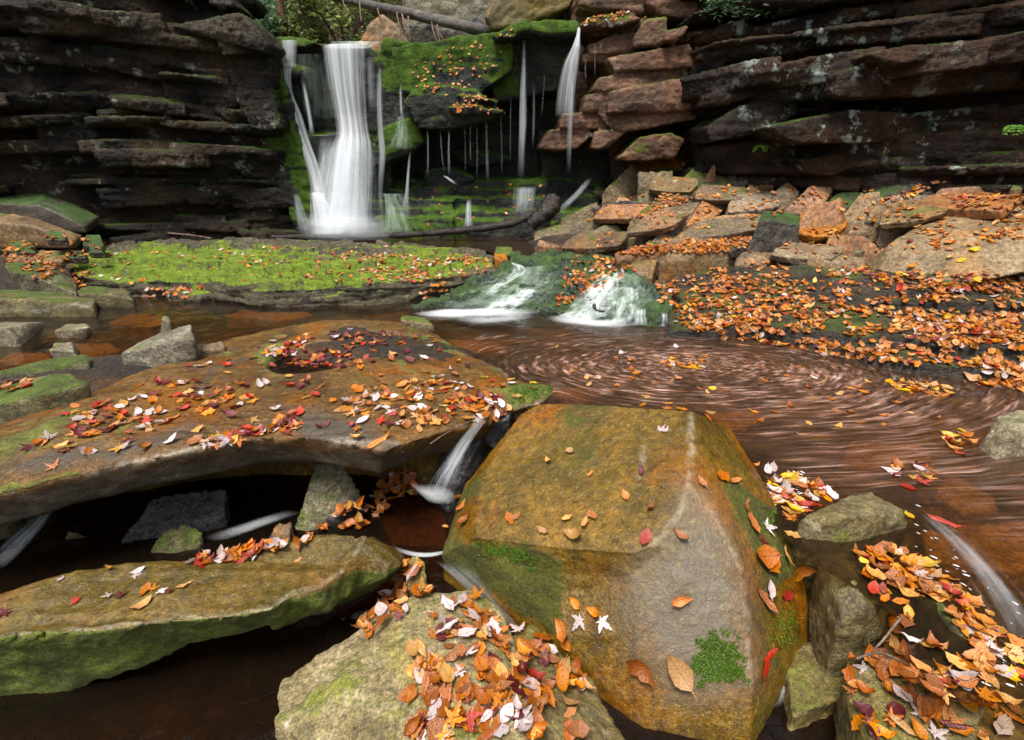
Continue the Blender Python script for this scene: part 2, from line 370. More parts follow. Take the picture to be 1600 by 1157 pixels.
def roughen(me, amp, size, chip=0., strata=0., seed=0, post=None):
    """push the surface about: broad lumps, chipped ridges and thin bedding grooves"""
    co, no = coords(me), normals(me)
    if post is not None: co = post(co, no)
    p = co / size + seed * 3.7
    d = amp * fbm(p, 4, .55)
    if chip: d = d + chip * ridge_n(p * 1.7 + 5, 3)
    if strata:
        q = np.stack([co[:, 0] * 1.1, co[:, 1] * 1.1, co[:, 2] * 16], 1) + seed
        d = d + strata * fbm(q, 3, .6) * (1 - np.abs(no[:, 2]))
    set_coords(me, co + no * d[:, None])
    return me

SOLID = []                                      # everything leaves and water can lie on
def solid(name, bm, voxel, mat, label, cat, amp=.02, size=.25, chip=.01, strata=0., seed=0, post=None, group=None, kind=None, attrs=()):
    me = remesh(bm, voxel); me.name = name
    roughen(me, amp, size, chip, strata, seed, post)
    me.shade_smooth()
    o = link(name, me, mat)
    tag(o, label, cat, group, kind); SOLID.append(o)
    for a, marks in attrs: paint(me, a, marks)
    return o
def paint(me, attr, marks):
    """marks that belong to the rock itself: ('area', [(u,v)..], soft) or ('line', [(u,v)..], width), laid on the faces that look this way"""
    co, no = coords(me), normals(me)
    x, y, z = co[:, 0], co[:, 1], co[:, 2] - CAM_H
    f = y * CP - z * SP
    uv = np.stack([800 + 800 * x / f, 533 - 800 * (y * SP + z * CP) / f], 1)
    uv = uv + 7 * np.stack([fbm(co * 9, 3), fbm(co * 9 + 40, 3)], 1)
    face = ((no * (np.array((0, 0, CAM_H)) - co)).sum(1) > -.02)
    val = np.zeros(len(co))
    for kind, pts, w in marks:
        pts = np.array(pts, float); n = len(pts)
        d = np.full(len(co), 1e9); inside = np.zeros(len(co), bool)
        rng = range(n) if kind == 'area' else range(n - 1)
        for i in rng:
            a, b_ = pts[i], pts[(i + 1) % n]
            ab = b_ - a; t = np.clip(((uv - a) @ ab) / (ab @ ab), 0, 1)
            d = np.minimum(d, np.linalg.norm(uv - a - t[:, None] * ab, axis=1))
            if kind == 'area':
                c = ((a[1] > uv[:, 1]) != (b_[1] > uv[:, 1])) & (uv[:, 0] < (b_[0] - a[0]) * (uv[:, 1] - a[1]) / (b_[1] - a[1] + 1e-9) + a[0])
                inside ^= c
        if kind == 'area': v = np.clip(.5 + np.where(inside, d, -d) / w * .5, 0, 1)
        else: v = np.clip(1 - d / w, 0, 1)
        val = np.maximum(val, v)
    set_attr(me, attr, val * face)
def poly_soft(pu, pv_, poly, w):
    pts = np.array(poly, float); n = len(pts); d = np.full(len(pu), 1e9); ins = np.zeros(len(pu), bool); uv = np.stack([pu, pv_], 1)
    for i in range(n):
        a, b_ = pts[i], pts[(i + 1) % n]; ab = b_ - a; t = np.clip(((uv - a) @ ab) / (ab @ ab), 0, 1)
        d = np.minimum(d, np.linalg.norm(uv - a - t[:, None] * ab, axis=1))
        ins ^= ((a[1] > pv_) != (b_[1] > pv_)) & (pu < (b_[0] - a[0]) * (pv_ - a[1]) / (b_[1] - a[1] + 1e-9) + a[0])
    return np.clip(.5 + np.where(ins, d, -d) / w * .5, 0, 1)

# ------------------------------------------------------------------ ground: one sheet, shaped by measured points
A = []
def gz(z, *uvs):
    for u, v in uvs: A.append(tuple(PZ(u, v, z)))
def gy(*uvY):
    for u, v, Y in uvY: A.append(tuple(P(u, v, Y)))
gz(-.16, (780, 560), (1000, 560), (1200, 620), (1400, 650), (900, 610), (1500, 720), (300, 500), (500, 485), (100, 530), (30, 490), (200, 560))
gz(-.14, (1300, 760), (1450, 800), (1570, 800), (1500, 900))
gz(-.03, (700, 640), (400, 600), (550, 620), (150, 640))
gz(-.55, (100, 850), (300, 820), (560, 790), (700, 870), (800, 960), (450, 1000), (900, 1200), (300, 1200), (0, 1200), (-100, 850), (1300, 1200), (1250, 1060))
gz(-.25, (1400, 1050), (1280, 930), (1600, 1060))
gz(-.06, (1100, 530), (1300, 565), (1500, 600), (1640, 615))
gz(.05, (1000, 480)); gz(.18, (1100, 450)); gz(.13, (1250, 490)); gz(.1, (1400, 525), (1600, 550)); gz(.33, (1250, 425), (1600, 445)); gz(.22, (920, 410))
gy((950, 330, 6.6), (1050, 265, 6.9), (1200, 285, 6.5), (1350, 305, 6.0), (1600, 285, 5.3), (1200, 360, 5.5), (1450, 360, 4.9), (1600, 350, 4.5), (1000, 390, 5.7), (1100, 400, 5.2), (870, 345, 7.0))
gz(.12, (450, 371), (650, 375), (800, 382), (300, 372))
gz(.26, (0, 400)); gz(.28, (100, 380)); gy((0, 330, 6.2), (60, 352, 6.2)); gz(.12, (0, 440)); gz(.0, (150, 470)); gz(-.05, (0, 600), (0, 680))
for x, y, z in [(-8, 4, 1.0), (-8, 1, .6), (-6, -4, .2), (6, -4, .2), (7, 2, 1.0), (6, 4, 1.2), (0, -3, -.6), (0, -8, -.8), (9, 9, 1.5), (-9, 9, 1.5), (0, 8.5, .3), (3, 1.2, -.1), (2.5, 0, -.3), (-2.5, .6, -.4)]:
    A.append((x, y, z))
A = np.array(A)
def _tps(r2): return r2 * np.log(r2 + 1e-9) * .5
_r2 = ((A[:, None, :2] - A[None, :, :2]) ** 2).sum(2)
_n = len(A); _K = np.zeros((_n + 3, _n + 3)); _K[:_n, :_n] = _tps(_r2) + np.eye(_n) * .02
_K[:_n, _n] = 1; _K[:_n, _n + 1:] = A[:, :2]; _K[_n:, :_n] = _K[:_n, _n:].T
_w = np.linalg.solve(_K, np.concatenate([A[:, 2], np.zeros(3)]))
def ground_z(x, y):
    x = np.atleast_1d(x); y = np.atleast_1d(y)
    r2 = (x[:, None] - A[None, :, 0]) ** 2 + (y[:, None] - A[None, :, 1]) ** 2
    return _tps(r2) @ _w[:_n] + _w[_n] + _w[_n + 1] * x + _w[_n + 2] * y
def PG(u, v):                                   # where a line of sight meets the ground
    dx, dy, dz = ray(u, v)
    t = np.linspace(.8, 9, 900); x, y, z = dx * t, dy * t, CAM_H + dz * t
    below = np.nonzero(z < ground_z(x, y))[0]
    k = below[0] if len(below) else 700
    return Vector((x[k], y[k], z[k]))

gx = np.concatenate([np.linspace(-60, -9, 14), np.linspace(-8.9, 8, 190), np.linspace(8.2, 60, 14)])
gyy = np.concatenate([np.linspace(-60, -2, 16), np.linspace(-1.9, 9, 140), np.linspace(9.2, 60, 10)])
XX, YY = np.meshgrid(gx, gyy); xf, yf = XX.ravel(), YY.ravel()
zf = ground_z(np.clip(xf, -10, 10), np.clip(yf, -9, 9.5))
zf = zf + .05 * fbm(np.stack([xf * 2.2, yf * 2.2, zf * 0], 1), 5, .6)
_tal = np.clip((yf - 4.3) / .8, 0, 1) * np.clip((xf - .4) / .6, 0, 1) * (yf < 9)
zf = zf - .2 * _tal                              # the stones of the pile stand proud of the soil between them
W_ = len(gx)
gfaces = [(r * W_ + c, r * W_ + c + 1, (r + 1) * W_ + c + 1, (r + 1) * W_ + c) for r in range(len(gyy) - 1) for c in range(W_ - 1)]
gme = mesh_np('ground', np.stack([xf, yf, zf], 1), gfaces)
gme.materials.append(M['ground']); gme.materials.append(M['bed'])
cz = np.array([zf[list(f)].mean() for f in gfaces]); cy = np.array([yf[f[0]] for f in gfaces]); cx = np.array([xf[f[0]] for f in gfaces])
gme.polygons.foreach_set('material_index', ((cz < -.02) & (cy > 0) & (cy < 6)).astype(np.int32))
ground = link('ground', gme); tag(ground, kind='structure'); SOLID.append(ground)

# ------------------------------------------------------------------ water surfaces
def water(name, pts, z, mat, hole=None):
    bm = bmesh.new()
    vs = [bm.verts.new(p) for p in pts]
    f = bm.faces.new(vs); bmesh.ops.triangulate(bm, faces=[f])
    me = bpy.data.meshes.new(name); bm.normal_update(); bm.to_mesh(me); bm.free()
    if me.polygons[0].normal.z < 0: me.flip_normals()
    o = link(name, me, mat); tag(o, kind='structure'); return o
pool = water('pool_water', [PZ(u, v, 0) for u, v in [(-500, 440), (300, 440), (700, 436), (870, 470), (1060, 490), (1200, 505), (1400, 540), (1900, 600), (2100, 1000), (1800, 1120), (1440, 1090), (1400, 960),
              (1270, 880), (1180, 800), (1100, 700), (850, 655), (770, 655), (600, 600), (400, 600), (200, 640), (0, 690), (-500, 760)]], 0, M['pool'])
UPZ = .29
upper = water('upper_pool_water', [PZ(u, v, UPZ) for u, v in [(330, 366), (500, 363), (700, 363), (950, 363), (960, 385), (930, 402), (780, 402), (760, 392), (500, 384), (330, 384)]], UPZ, M['upper'])
lower = water('lower_stream_water', [PZ(u, v, -.4) for u, v in [(-600, 745), (200, 735), (690, 735), (780, 850), (860, 980), (1150, 985), (1330, 985), (1420, 1060), (1500, 1300), (-900, 1300)]], -.4, M['lower'])

# ------------------------------------------------------------------ cliffs: beds of broken stone
def path_at(path, s):
    for (a, b_) in zip(path[:-1], path[1:]):
        L = math.dist(a, b_)
        if s <= L or b_ is path[-1]:
            t = s / L; d = Vector((b_[0] - a[0], b_[1] - a[1])) / L
            return Vector((a[0] + (b_[0] - a[0]) * t, a[1] + (b_[1] - a[1]) * t)), d
        s -= L
def cliff_blocks(bm, path, z0, z1, tmin, tmax, wmin, wmax, dip=0., jut=.14, profile=None, lean=None, depth=.9, seed=0, side=1, tilt=.03, zfun=None):
    R = random.Random(seed)
    L = sum(math.dist(a, b_) for a, b_ in zip(path[:-1], path[1:]))
    z = z0; bias = 0
    while z < z1:
        t = R.uniform(tmin, tmax) * R.choice((.6, 1, 1, 1.3)); bias = .35 * bias + R.uniform(-jut, jut)
        thin = R.random() < .3
        if thin: t *= .55
        s = -R.uniform(0, wmax)
        while s < L:
            w = R.uniform(wmin, wmax)
            sm = min(max(s + w / 2, 0), L)
            out = bias + R.uniform(-jut, jut) * .55
            if thin: out -= .24
            if profile: out += profile(sm, z)
            pts = []
            dzt = R.uniform(-tilt, tilt)
            for q in (0, .33, .7, 1):
                sq = s + (w + .05) * q; sq2 = min(max(sq, 0), L)
                c, d = path_at(path, sq2); c = c + d * (sq - sq2)
                n = Vector((d.y, -d.x)) * side
                zz = z + dip * sq + .05 * math.sin(sq * 1.3 + seed + z * .4) + dzt * (q - .5)
                for dz, oo in ((0, R.choice((-.09, -.05, -.01, .01)) + R.uniform(-.02, .02)), (t * R.uniform(.45, .6), R.uniform(-.015, .02)), (t + .012, R.uniform(-.015, .035))):
                    o2 = out + oo - (.03 if q in (0, 1) else 0) + R.uniform(-.03, .03)
                    lx = lean(zz + dz) if lean else 0
                    p = c + n * o2; pts.append((p.x + lx, p.y, zz + dz + R.uniform(-.012, .012)))
                for dz in (0, t + .012):
                    p = c - n * depth; lx = lean(zz + dz) if lean else 0; pts.append((p.x + lx, p.y, zz + dz))
            hull_into(bm, pts)
            s += w
        z += t
def core(bm, path, z0, z1, inset, depth, side=1, lean=None):
    top, bot = [], []
    ring = []
    for i, p in enumerate(path):
        a = path[max(i - 1, 0)]; b_ = path[min(i + 1, len(path) - 1)]
        d = Vector((b_[0] - a[0], b_[1] - a[1])).normalized(); n = Vector((d.y, -d.x)) * side
        ring.append((Vector(p) - n * inset, Vector(p) - n * (inset + depth)))
    outl = [r[0] for r in ring] + [r[1] for r in reversed(ring)]
    lo = lean(z0) if lean else 0; hi = lean(z1) if lean else 0
    prism_into(bm, [(p.x + hi, p.y, z1) for p in outl], [(p.x + lo, p.y, z0) for p in outl])
def face_block(bm, poly, Y, depth, kx=0.):      # a traced stone with a front face near depth Y
    R = random.Random(int(poly[0][0] * 7 + poly[0][1]))
    cxm = sum(p[0] for p in poly) / len(poly); cym = sum(p[1] for p in poly) / len(poly)
    pts = []
    for p in poly:
        u, v = p[:2]; d = p[2] if len(p) > 2 else R.uniform(-.03, .03)
        y = Y + kx * (u - 890) / 240 + d
        a = P(u, v, y); pts.append(a); pts.append(a + Vector((0, depth, 0)))
    c = P(cxm, cym, Y + kx * (cxm - 890) / 240 - .015); pts.append(c)
    hull_into(bm, pts)

# left cliff
bm = bmesh.new()
lp = [(-12, -2), (-9.5, 2.6), (-6.6, 5.3), (-4.6, 6.35), (-3.4, 6.95), (-2.74, 7.22), (-2.8, 7.6), (-3.5, 8.7)]
l_lean = lambda z: -.17 * max(z, 0) - .12 * max(z - 2.3, 0)
def l_prof(s, z):
    g = lambda a, c, w: math.exp(-((a - c) / w) ** 2)
    o = -.55 * g(s, 10.6, .9) * g(z, 1.0, .55)           # dark hollow under the overhang
    o += .22 * g(z, 2.35, .35) * (1 if s > 8.5 else .4)  # jutting upper shelf
    o -= .25 * g(z, .5, .35)
    o += .12 * g(s, 9.2, .7) * g(z, 1.1, .5)
    return o
core(bm, lp, -.3, 5.2, .35, 2.5, 1, l_lean)
cliff_blocks(bm, lp, -.1, 5.3, .03, .2, .25, 1.15, dip=0, jut=.17, profile=l_prof, lean=l_lean, seed=11, tilt=.06)
# pale slanted shelf at its upper end
for poly, Y in [([(262, 42), (330, 28), (372, 20), (405, 50), (418, 70), (412, 82), (365, 66), (310, 48)], 6.75), ([(330, -10), (352, -5), (362, 8), (348, 16), (325, 5)], 6.8),
                ([(345, 70), (412, 78), (424, 100), (420, 170), (398, 195), (372, 160), (362, 100)], 6.95), ([(372, 160), (425, 140), (440, 200), (420, 205), (392, 200)], 6.95)]:
    face_block(bm, poly, Y, .5)
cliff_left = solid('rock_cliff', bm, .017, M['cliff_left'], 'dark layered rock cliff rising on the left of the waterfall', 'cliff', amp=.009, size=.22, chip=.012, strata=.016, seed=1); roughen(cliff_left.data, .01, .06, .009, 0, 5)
paint(cliff_left.data, 'wear', [('area', [(300, 38), (340, 24), (385, 32), (412, 72), (360, 62), (310, 52)], 14), ('area', [(325, -8), (352, -5), (362, 8), (345, 16)], 8)])
paint(cliff_left.data, 'moss', [('area', [(418, 80), (440, 150), (470, 260), (495, 335), (478, 335), (440, 250), (412, 215), (428, 170)], 10), ('area', [(320, 50), (415, 72), (410, 82), (350, 72)], 8)])

# right cliff, nearer
bm = bmesh.new()
rp = [(2.55, 8.6), (2.2, 7.3), (2.35, 6.65), (3.0, 6.3), (3.75, 5.95), (4.75, 5.3), (6.0, 4.0), (7.4, 2.0), (8.5, -2)]
def r_prof(s, z):
    g = lambda a, c, w: math.exp(-((a - c) / w) ** 2)
    return .3 * min(max(z - 1.3, 0), 2.2) * .45 - .4 * g(z - .1 * (s - 2), 1.25, .22) * (1 if s > 3 else 0) + .1 * g(z, 1.75, .2)
core(bm, rp, .4, 5.5, .45, 2.5, 1)
cliff_blocks(bm, rp, .5, 5.2, .03, .22, .3, 1.5, dip=.075, jut=.17, profile=r_prof, seed=23, tilt=.1)
for poly, Y in [([(1342, 104), (1387, 100), (1377, 150), (1345, 153), (1304, 152), (1309, 116)], 5.62), ([(1106, 150), (1180, 118), (1215, 122), (1200, 145), (1130, 165), (1102, 165)], 6.25),
                ([(1104, 200), (1160, 165), (1250, 150), (1245, 180), (1180, 210), (1110, 222)], 6.2), ([(1200, 200), (1330, 172), (1420, 178), (1460, 205), (1370, 222), (1240, 224)], 5.75),
                ([(1355, 85), (1420, 72), (1500, 70), (1465, 92), (1400, 102)], 5.45), ([(1250, 250), (1330, 240), (1340, 258), (1300, 275), (1262, 272)], 5.95)]:
    face_block(bm, poly, Y, .6)
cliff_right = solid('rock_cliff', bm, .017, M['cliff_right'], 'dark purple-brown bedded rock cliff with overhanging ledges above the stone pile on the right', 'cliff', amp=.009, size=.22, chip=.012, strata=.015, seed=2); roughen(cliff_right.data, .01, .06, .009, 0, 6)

# middle cliff of big reddish blocks, beside the thin right-hand fall
bm = bmesh.new()
core(bm, [(.62, 9.2), (.72, 8.1), (1.5, 7.75), (2.7, 7.4)], .4, 4.6, .15, 2.2, 1)
mid = [
 ([(1008, -160), (1165, -160), (1165, 35), (1085, 30), (1035, 24), (1008, 5)], 7.2), ([(905, 38), (935, 24), (985, 20), (1000, 30), (965, 42), (912, 43)], 7.1),
 ([(908, -120), (1010, -120), (1012, 15), (980, 18), (930, 12), (905, 8)], 7.7), ([(978, 12), (1004, 8), (1006, 20), (985, 21)], 7.1),
 ([(912, 44), (985, 30), (1030, 26), (1032, 45), (980, 44), (930, 58)], 7.3), ([(990, 62), (1010, 32), (1040, 28), (1045, 65), (1030, 72), (992, 74)], 7.05),
 ([(1040, 50), (1078, 40), (1066, 56), (1058, 66), (1038, 64)], 6.95), ([(1060, 66), (1078, 40), (1120, 30), (1165, 45), (1165, 75), (1110, 70)], 7.15),
 ([(918, 72), (960, 55), (990, 50), (988, 80), (955, 84), (922, 84)], 7.2), ([(910, 86), (985, 80), (1030, 78), (1010, 92), (945, 98), (912, 96)], 7.25),
 ([(950, 92), (1000, 84), (1080, 68), (1085, 105), (1030, 108), (960, 112)], 7.05), ([(1085, 66), (1102, 70), (1102, 100), (1086, 104)], 7.1), ([(1100, 68), (1165, 70), (1160, 130), (1102, 105)], 7.1),
 ([(925, 142), (938, 122), (990, 112), (1060, 108), (1082, 112), (1078, 122), (1010, 133), (945, 143)], 7.1),
 ([(912, 176), (914, 150), (950, 143), (958, 176)], 7.1), ([(950, 176), (952, 146), (1000, 134), (1060, 124), (1092, 126), (1092, 160), (1075, 172), (1010, 176)], 7.0),
 ([(875, 200), (880, 178), (935, 177), (945, 190), (950, 202)], 7.15), ([(935, 180), (1010, 177), (1088, 172), (1090, 185), (1030, 197), (975, 206), (948, 196)], 7.08),
 ([(842, 232), (858, 204), (900, 200), (930, 208), (900, 232), (870, 236)], 7.2), ([(925, 232), (930, 206), (960, 202), (978, 208), (950, 230), (935, 233)], 7.1),
 ([(965, 250), (1000, 215), (1050, 208), (1070, 220), (1055, 245), (1010, 252)], 7.05),
]
for poly, Y in mid: face_block(bm, poly, Y, .75, -.35)
cliff_mid = solid('rock_cliff', bm, .018, M['cliff_mid'], 'cliff of stacked reddish brown blocks just right of the thin right-hand fall', 'cliff', amp=.02, size=.25, chip=.012, strata=.016, seed=3); roughen(cliff_mid.data, .009, .06, .005, 0, 7)
paint(cliff_mid.data, 'moss', [('area', [(905, 22), (990, 20), (985, 40), (910, 42)], 8), ('area', [(990, 75), (1010, 30), (1045, 30), (1030, 72)], 12), ('area', [(975, 250), (1000, 215), (1060, 210), (1050, 245)], 10)])

# wall behind the falls
bm = bmesh.new()
def pc(poly, Y, d): face_block(bm, poly, Y, d)
pc([(405, 75), (425, 58), (470, 64), (515, 72), (520, 140), (505, 215), (500, 375), (430, 375), (415, 200)], 7.75, 1.2)
pc([(500, 72), (575, 72), (600, 85), (612, 130), (610, 375), (490, 375)], 7.68, 1.2)
pc([(420, 62), (448, 54), (495, 66), (478, 74), (425, 78)], 7.45, .8)                        # mossy lip
pc([(418, 80), (438, 108), (447, 165), (462, 205), (480, 262), (496, 335), (500, 374), (466, 374), (462, 320), (440, 255), (406, 212), (424, 165)], 7.2, .8)
pc([(428, 108), (445, 100), (478, 106), (480, 116), (440, 122)], 7.42, .5)
pc([(462, 222), (482, 211), (520, 209), (575, 212), (588, 230), (590, 375), (480, 375), (476, 300)], 7.45, .6)   # mid step
pc([(484, 320), (510, 306), (560, 312), (600, 318), (610, 375), (480, 375)], 7.28, .6)
pc([(588, 206), (640, 186), (655, 205), (664, 222), (640, 240), (600, 250), (582, 262)], 7.35, .6)               # green wedge
pc([(590, 90), (600, 62), (640, 66), (655, 78), (650, 200), (596, 210)], 7.55, .9)
pc([(612, 75), (700, 62), (770, 50), (800, 60), (800, 110), (745, 150), (660, 160), (625, 140)], 7.3, 1.0)       # bulge
pc([(630, 160), (660, 130), (740, 140), (775, 165), (768, 185), (700, 202), (655, 200)], 7.2, .9)
pc([(715, 148), (745, 150), (775, 156), (770, 162), (720, 160)], 7.05, .5); pc([(700, 168), (740, 166), (790, 172), (785, 178), (712, 178)], 7.05, .5)
pc([(760, 55), (800, 48), (905, 55), (905, 110), (870, 140), (850, 130), (800, 150), (772, 160)], 7.5, 1.0)
pc([(800, 52), (820, 34), (850, 30), (880, 33), (903, 36), (905, 48), (890, 56), (830, 56)], 7.15, .8)           # mossy crest block
pc([(768, 52), (800, 40), (822, 32), (832, 42), (800, 60), (775, 62)], 7.12, .6)
pc([(620, 150), (910, 130), (910, 310), (590, 310), (600, 200)], 8.35, 1.0)                                    # back of the grotto
pc([(840, 205), (940, 200), (960, 300), (850, 310)], 7.9, 1.0)
pc([(660, 270), (700, 262), (740, 280), (700, 300), (665, 300)], 7.7, .7); pc([(700, 240), (760, 236), (800, 250), (740, 262)], 8.1, .5)
# stepped wet apron under the grotto
for k, (v0, v1, Y) in enumerate([(282, 300, 7.9), (294, 318, 7.7), (310, 338, 7.5), (328, 356, 7.32), (345, 376, 7.15)]):
    R = random.Random(k)
    us = [590, 650, 700, 745, 800, 850, 905, 945 - 8 * k]
    for a, b_ in zip(us[:-1], us[1:]):
        j = R.uniform(-.08, .08); vj = R.uniform(-4, 4)
        pc([(a - 8, v0 + vj), (b_ + 8, v0 + vj + R.uniform(-4, 4)), (b_ + 10, v1 + 12), (a - 10, v1 + 12)], Y + j, .7)
pc([(640, 300), (700, 285), (870, 280), (930, 290), (930, 376), (600, 376)], 7.75, 1.2)
core(bm, [(-3.4, 9.0), (.9, 9.0)], -.2, 2.5, 0, 1.2, 1)
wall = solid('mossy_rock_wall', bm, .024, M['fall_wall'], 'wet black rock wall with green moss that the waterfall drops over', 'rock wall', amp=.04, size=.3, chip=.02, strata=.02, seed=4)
paint(wall.data, 'moss', [('area', [(600, 70), (770, 50), (800, 120), (775, 150), (745, 110), (690, 100), (650, 140), (605, 130)], 22), ('area', [(798, 52), (822, 32), (905, 34), (905, 56)], 8),
      ('area', [(780, 60), (805, 60), (808, 145), (778, 150)], 10), ('area', [(590, 208), (640, 190), (664, 222), (600, 248)], 10), ('area', [(422, 60), (495, 64), (490, 80), (425, 76)], 8), ('area', [(600, 350), (700, 350), (720, 370), (600, 370)], 25), ('area', [(418, 78), (440, 108), (450, 165), (482, 262), (498, 335), (478, 330), (440, 255), (404, 212), (424, 165)], 8)])

# ------------------------------------------------------------------ slope above the gorge
hx = np.linspace(-40, 40, 110); hy = np.linspace(-30, 60, 120)
HX, HY = np.meshgrid(hx, hy); hxf, hyf = HX.ravel(), HY.ravel()
def slope_z(x, y):
    back = 2.35 + .45 * np.clip(y - 8.6, 0, 60) * (1 - .004 * np.clip(y - 8.6, 0, 60))
    side = 4.6 + .25 * np.clip(np.abs(x) - 6, 0, 40)
    t = np.clip((np.abs(x + .6) - 2.2 - .8 * np.clip(y - 7.8, 0, 5)) / 1.4, 0, 1); t = t * t * (3 - 2 * t)
    return np.maximum(back, 0) * (1 - t) + np.maximum(side, back) * t
hz = slope_z(hxf, hyf) + .25 * fbm(np.stack([hxf * .5, hyf * .5, hxf * 0], 1), 4)
def in_gorge(x, y):
    lim_l = np.interp(y, [-30, -2, 2.6, 5.3, 6.35, 6.95, 7.9, 9.4], [-13, -12.8, -10.6, -7.8, -6.4, -5.2, -4.2, -3.3])
    lim_r = np.interp(y, [-30, -2, 2, 4, 5.3, 5.95, 6.6, 9.4], [10, 9.6, 8.6, 7.2, 6.2, 5.2, 3.6, 2.6])
    return (y < 9.2) & (x > lim_l) & (x < lim_r)
hw = len(hx); hfaces = []
for r in range(len(hy) - 1):
    for c in range(hw - 1):
        q = (r * hw + c, r * hw + c + 1, (r + 1) * hw + c + 1, (r + 1) * hw + c)
        if not any(in_gorge(hxf[i], hyf[i]) for i in q): hfaces.append(q)
hill = link('hillside', mesh_np('hillside', np.stack([hxf, hyf, hz], 1), hfaces), M['ground']); tag(hill, kind='structure')

# ------------------------------------------------------------------ loose rocks
NROCK = [0]
def rock(label, mat, back, base, ridge=(), d=.3, vox=None, Y=None, group=None, amp=.018, chip=.012, name='rock', sink=.06, cat='rock', attrs=(), dmin=None):
    """back: far edge of the top, ridge: near edge of the top, base: where the stone meets the ground (all as seen); d: how far back it runs"""
    NROCK[0] += 1
    bm = bmesh.new(); pts = []
    if group == PILE and dmin is None:           # the pile's stones overlap one another
        al = list(back) + list(ridge) + list(base); cu = sum(q[0] for q in al) / len(al); cv = max(q[1] for q in base)
        gr = lambda L: [(cu + (q[0] - cu) * 1.14, cv + (q[1] - cv) * 1.14, *q[2:]) for q in L]
        back, ridge, base = gr(back), gr(ridge), gr(base)
    Yb = Y if Y is not None else min(PG(p[0], p[1]).y for p in base) if dmin else min(max(PG(p[0], p[1]).y for p in base), 8)
    RR = random.Random(NROCK[0] * 31); tl = group == PILE and dmin is None
    bp = [P(p[0], p[1], Yb + (p[2] if len(p) > 2 else RR.uniform(-.07, .05) if tl else 0)) for p in base]
    zb = min(p.z for p in bp) - (.24 if group == PILE else sink)
    cx_ = sum(p.x for p in bp) / len(bp)
    if Y is None and dmin is None: d = min(d, max(.08, .8 * (min(PG(p[0], p[1]).y for p in back) - Yb)))
    for p in bp: pts += [p, Vector((p.x, p.y + .01, zb))]
    for p in ridge: pts.append(P(p[0], p[1], Yb + (p[2] if len(p) > 2 else RR.uniform(.0, .14) if tl else .0)))
    for p in back:
        q = P(p[0], p[1], Yb + (p[2] if len(p) > 2 else d * (RR.uniform(.75, 1.3) if tl else 1))); pts.append(q)
        pts.append(Vector((cx_ + (q.x - cx_) * .8, q.y + .02, zb)))
    hull_into(bm, pts)
    w = max(p[0] for p in pts) - min(p[0] for p in pts)
    vx = vox or max(.0085, min(.02, w / 62))
    sz = max(.06, w * .3)
    return solid(name, bm, vx, M[mat], label, cat, amp=amp * .6 * min(1, w / .5), size=sz, chip=chip * .75 * min(1, w / .5), seed=NROCK[0] * 1.7, group=group, attrs=attrs)

PILE = 'rocks of the fallen stone pile under the right cliff'
rock('flat slab thick with orange leaves at the very top of the stone pile', 'talus_moss', [(1039, 243), (1087, 246)], [(1000, 272), (1066, 273)], [(987, 257), (1000, 265), (1066, 263)], .5, group=PILE)
rock('slanting green mossy rock at the left edge of the stone pile beside the pool apron', 'talus_moss', [(988, 261), (998, 275)], [(945, 305), (975, 312), (998, 302)], [(952, 296)], .3, group=PILE)
rock('small olive rock wedged above the leaf-covered top slab of the stone pile', 'talus', [(1049, 232), (1076, 234)], [(1036, 246), (1088, 246)], [], .25, group=PILE)
rock('black wet slab with a thin mossy top between green slab and tilted brown slab', 'talus_dark', [(973, 316), (1010, 318)], [(935, 342), (995, 344)], [(930, 328), (1006, 329)], .3, group=PILE)
rock('smooth green slab lying at the foot of the wet apron, left end of the pile', 'talus_moss', [(930, 320), (934, 330)], [(870, 352), (890, 356), (932, 345)], [(882, 342)], .35, group=PILE)
rock('long low mossy block at the upper pool edge, leftmost of the stone pile', 'talus_moss', [(872, 356), (955, 341)], [(843, 380), (876, 386), (956, 366)], [(842, 364), (873, 367), (955, 353)], .3, group=PILE)
rock('thin tan slab standing in the water under the long low mossy block', 'talus', [(845, 378), (872, 385)], [(841, 397), (890, 400)], [(842, 384), (888, 396)], .15, group=PILE)
rock('small mossy hump behind the tan wedge rock near the upper pool', 'talus_moss', [(945, 354), (962, 354)], [(928, 373), (976, 374)], [(924, 365), (976, 367)], .2, group=PILE)
rock('tan wedge rock low by the upper pool, left of the leaf-covered shelf', 'talus', [(935, 367), (976, 371)], [(886, 397), (966, 398)], [(884, 389), (962, 382)], .3, group=PILE)
rock('large tilted brown slab leaning up to the right in the middle of the pile', 'talus_moss', [(1040, 308), (1086, 306)], [(982, 371), (1002, 377), (1044, 366)], [(990, 348), (1045, 328)], .35, group=PILE)
rock('pale grey rounded rock leaning on the tilted brown slab', 'talus_pale', [(1055, 328), (1088, 323)], [(1036, 364), (1078, 358)], [(1042, 342), (1080, 336)], .2, group=PILE)
rock('rust orange rock with rounded top beside the pale grey rock', 'talus_rust', [(1098, 319), (1122, 329)], [(1076, 354), (1122, 347)], [(1080, 342), (1121, 336)], .22, group=PILE)
rock('dark purple flat slab sprinkled with leaves below the upright pointed stone', 'talus_dark', [(1092, 286), (1158, 298)], [(1096, 305), (1135, 318), (1155, 307)], [(1094, 295), (1140, 306)], .3, group=PILE)
rock('upright pointed rust stone standing like a fin in the pile', 'talus_rust', [(1114, 260), (1118, 265)], [(1097, 292), (1115, 294)], [(1108, 276)], .12, group=PILE)
rock('humped boulder with pale shiny shoulder below the right cliff', 'talus', [(1160, 244), (1196, 251), (1224, 270)], [(1147, 293), (1185, 291), (1227, 284)], [(1144, 265), (1202, 276)], .4, group=PILE)
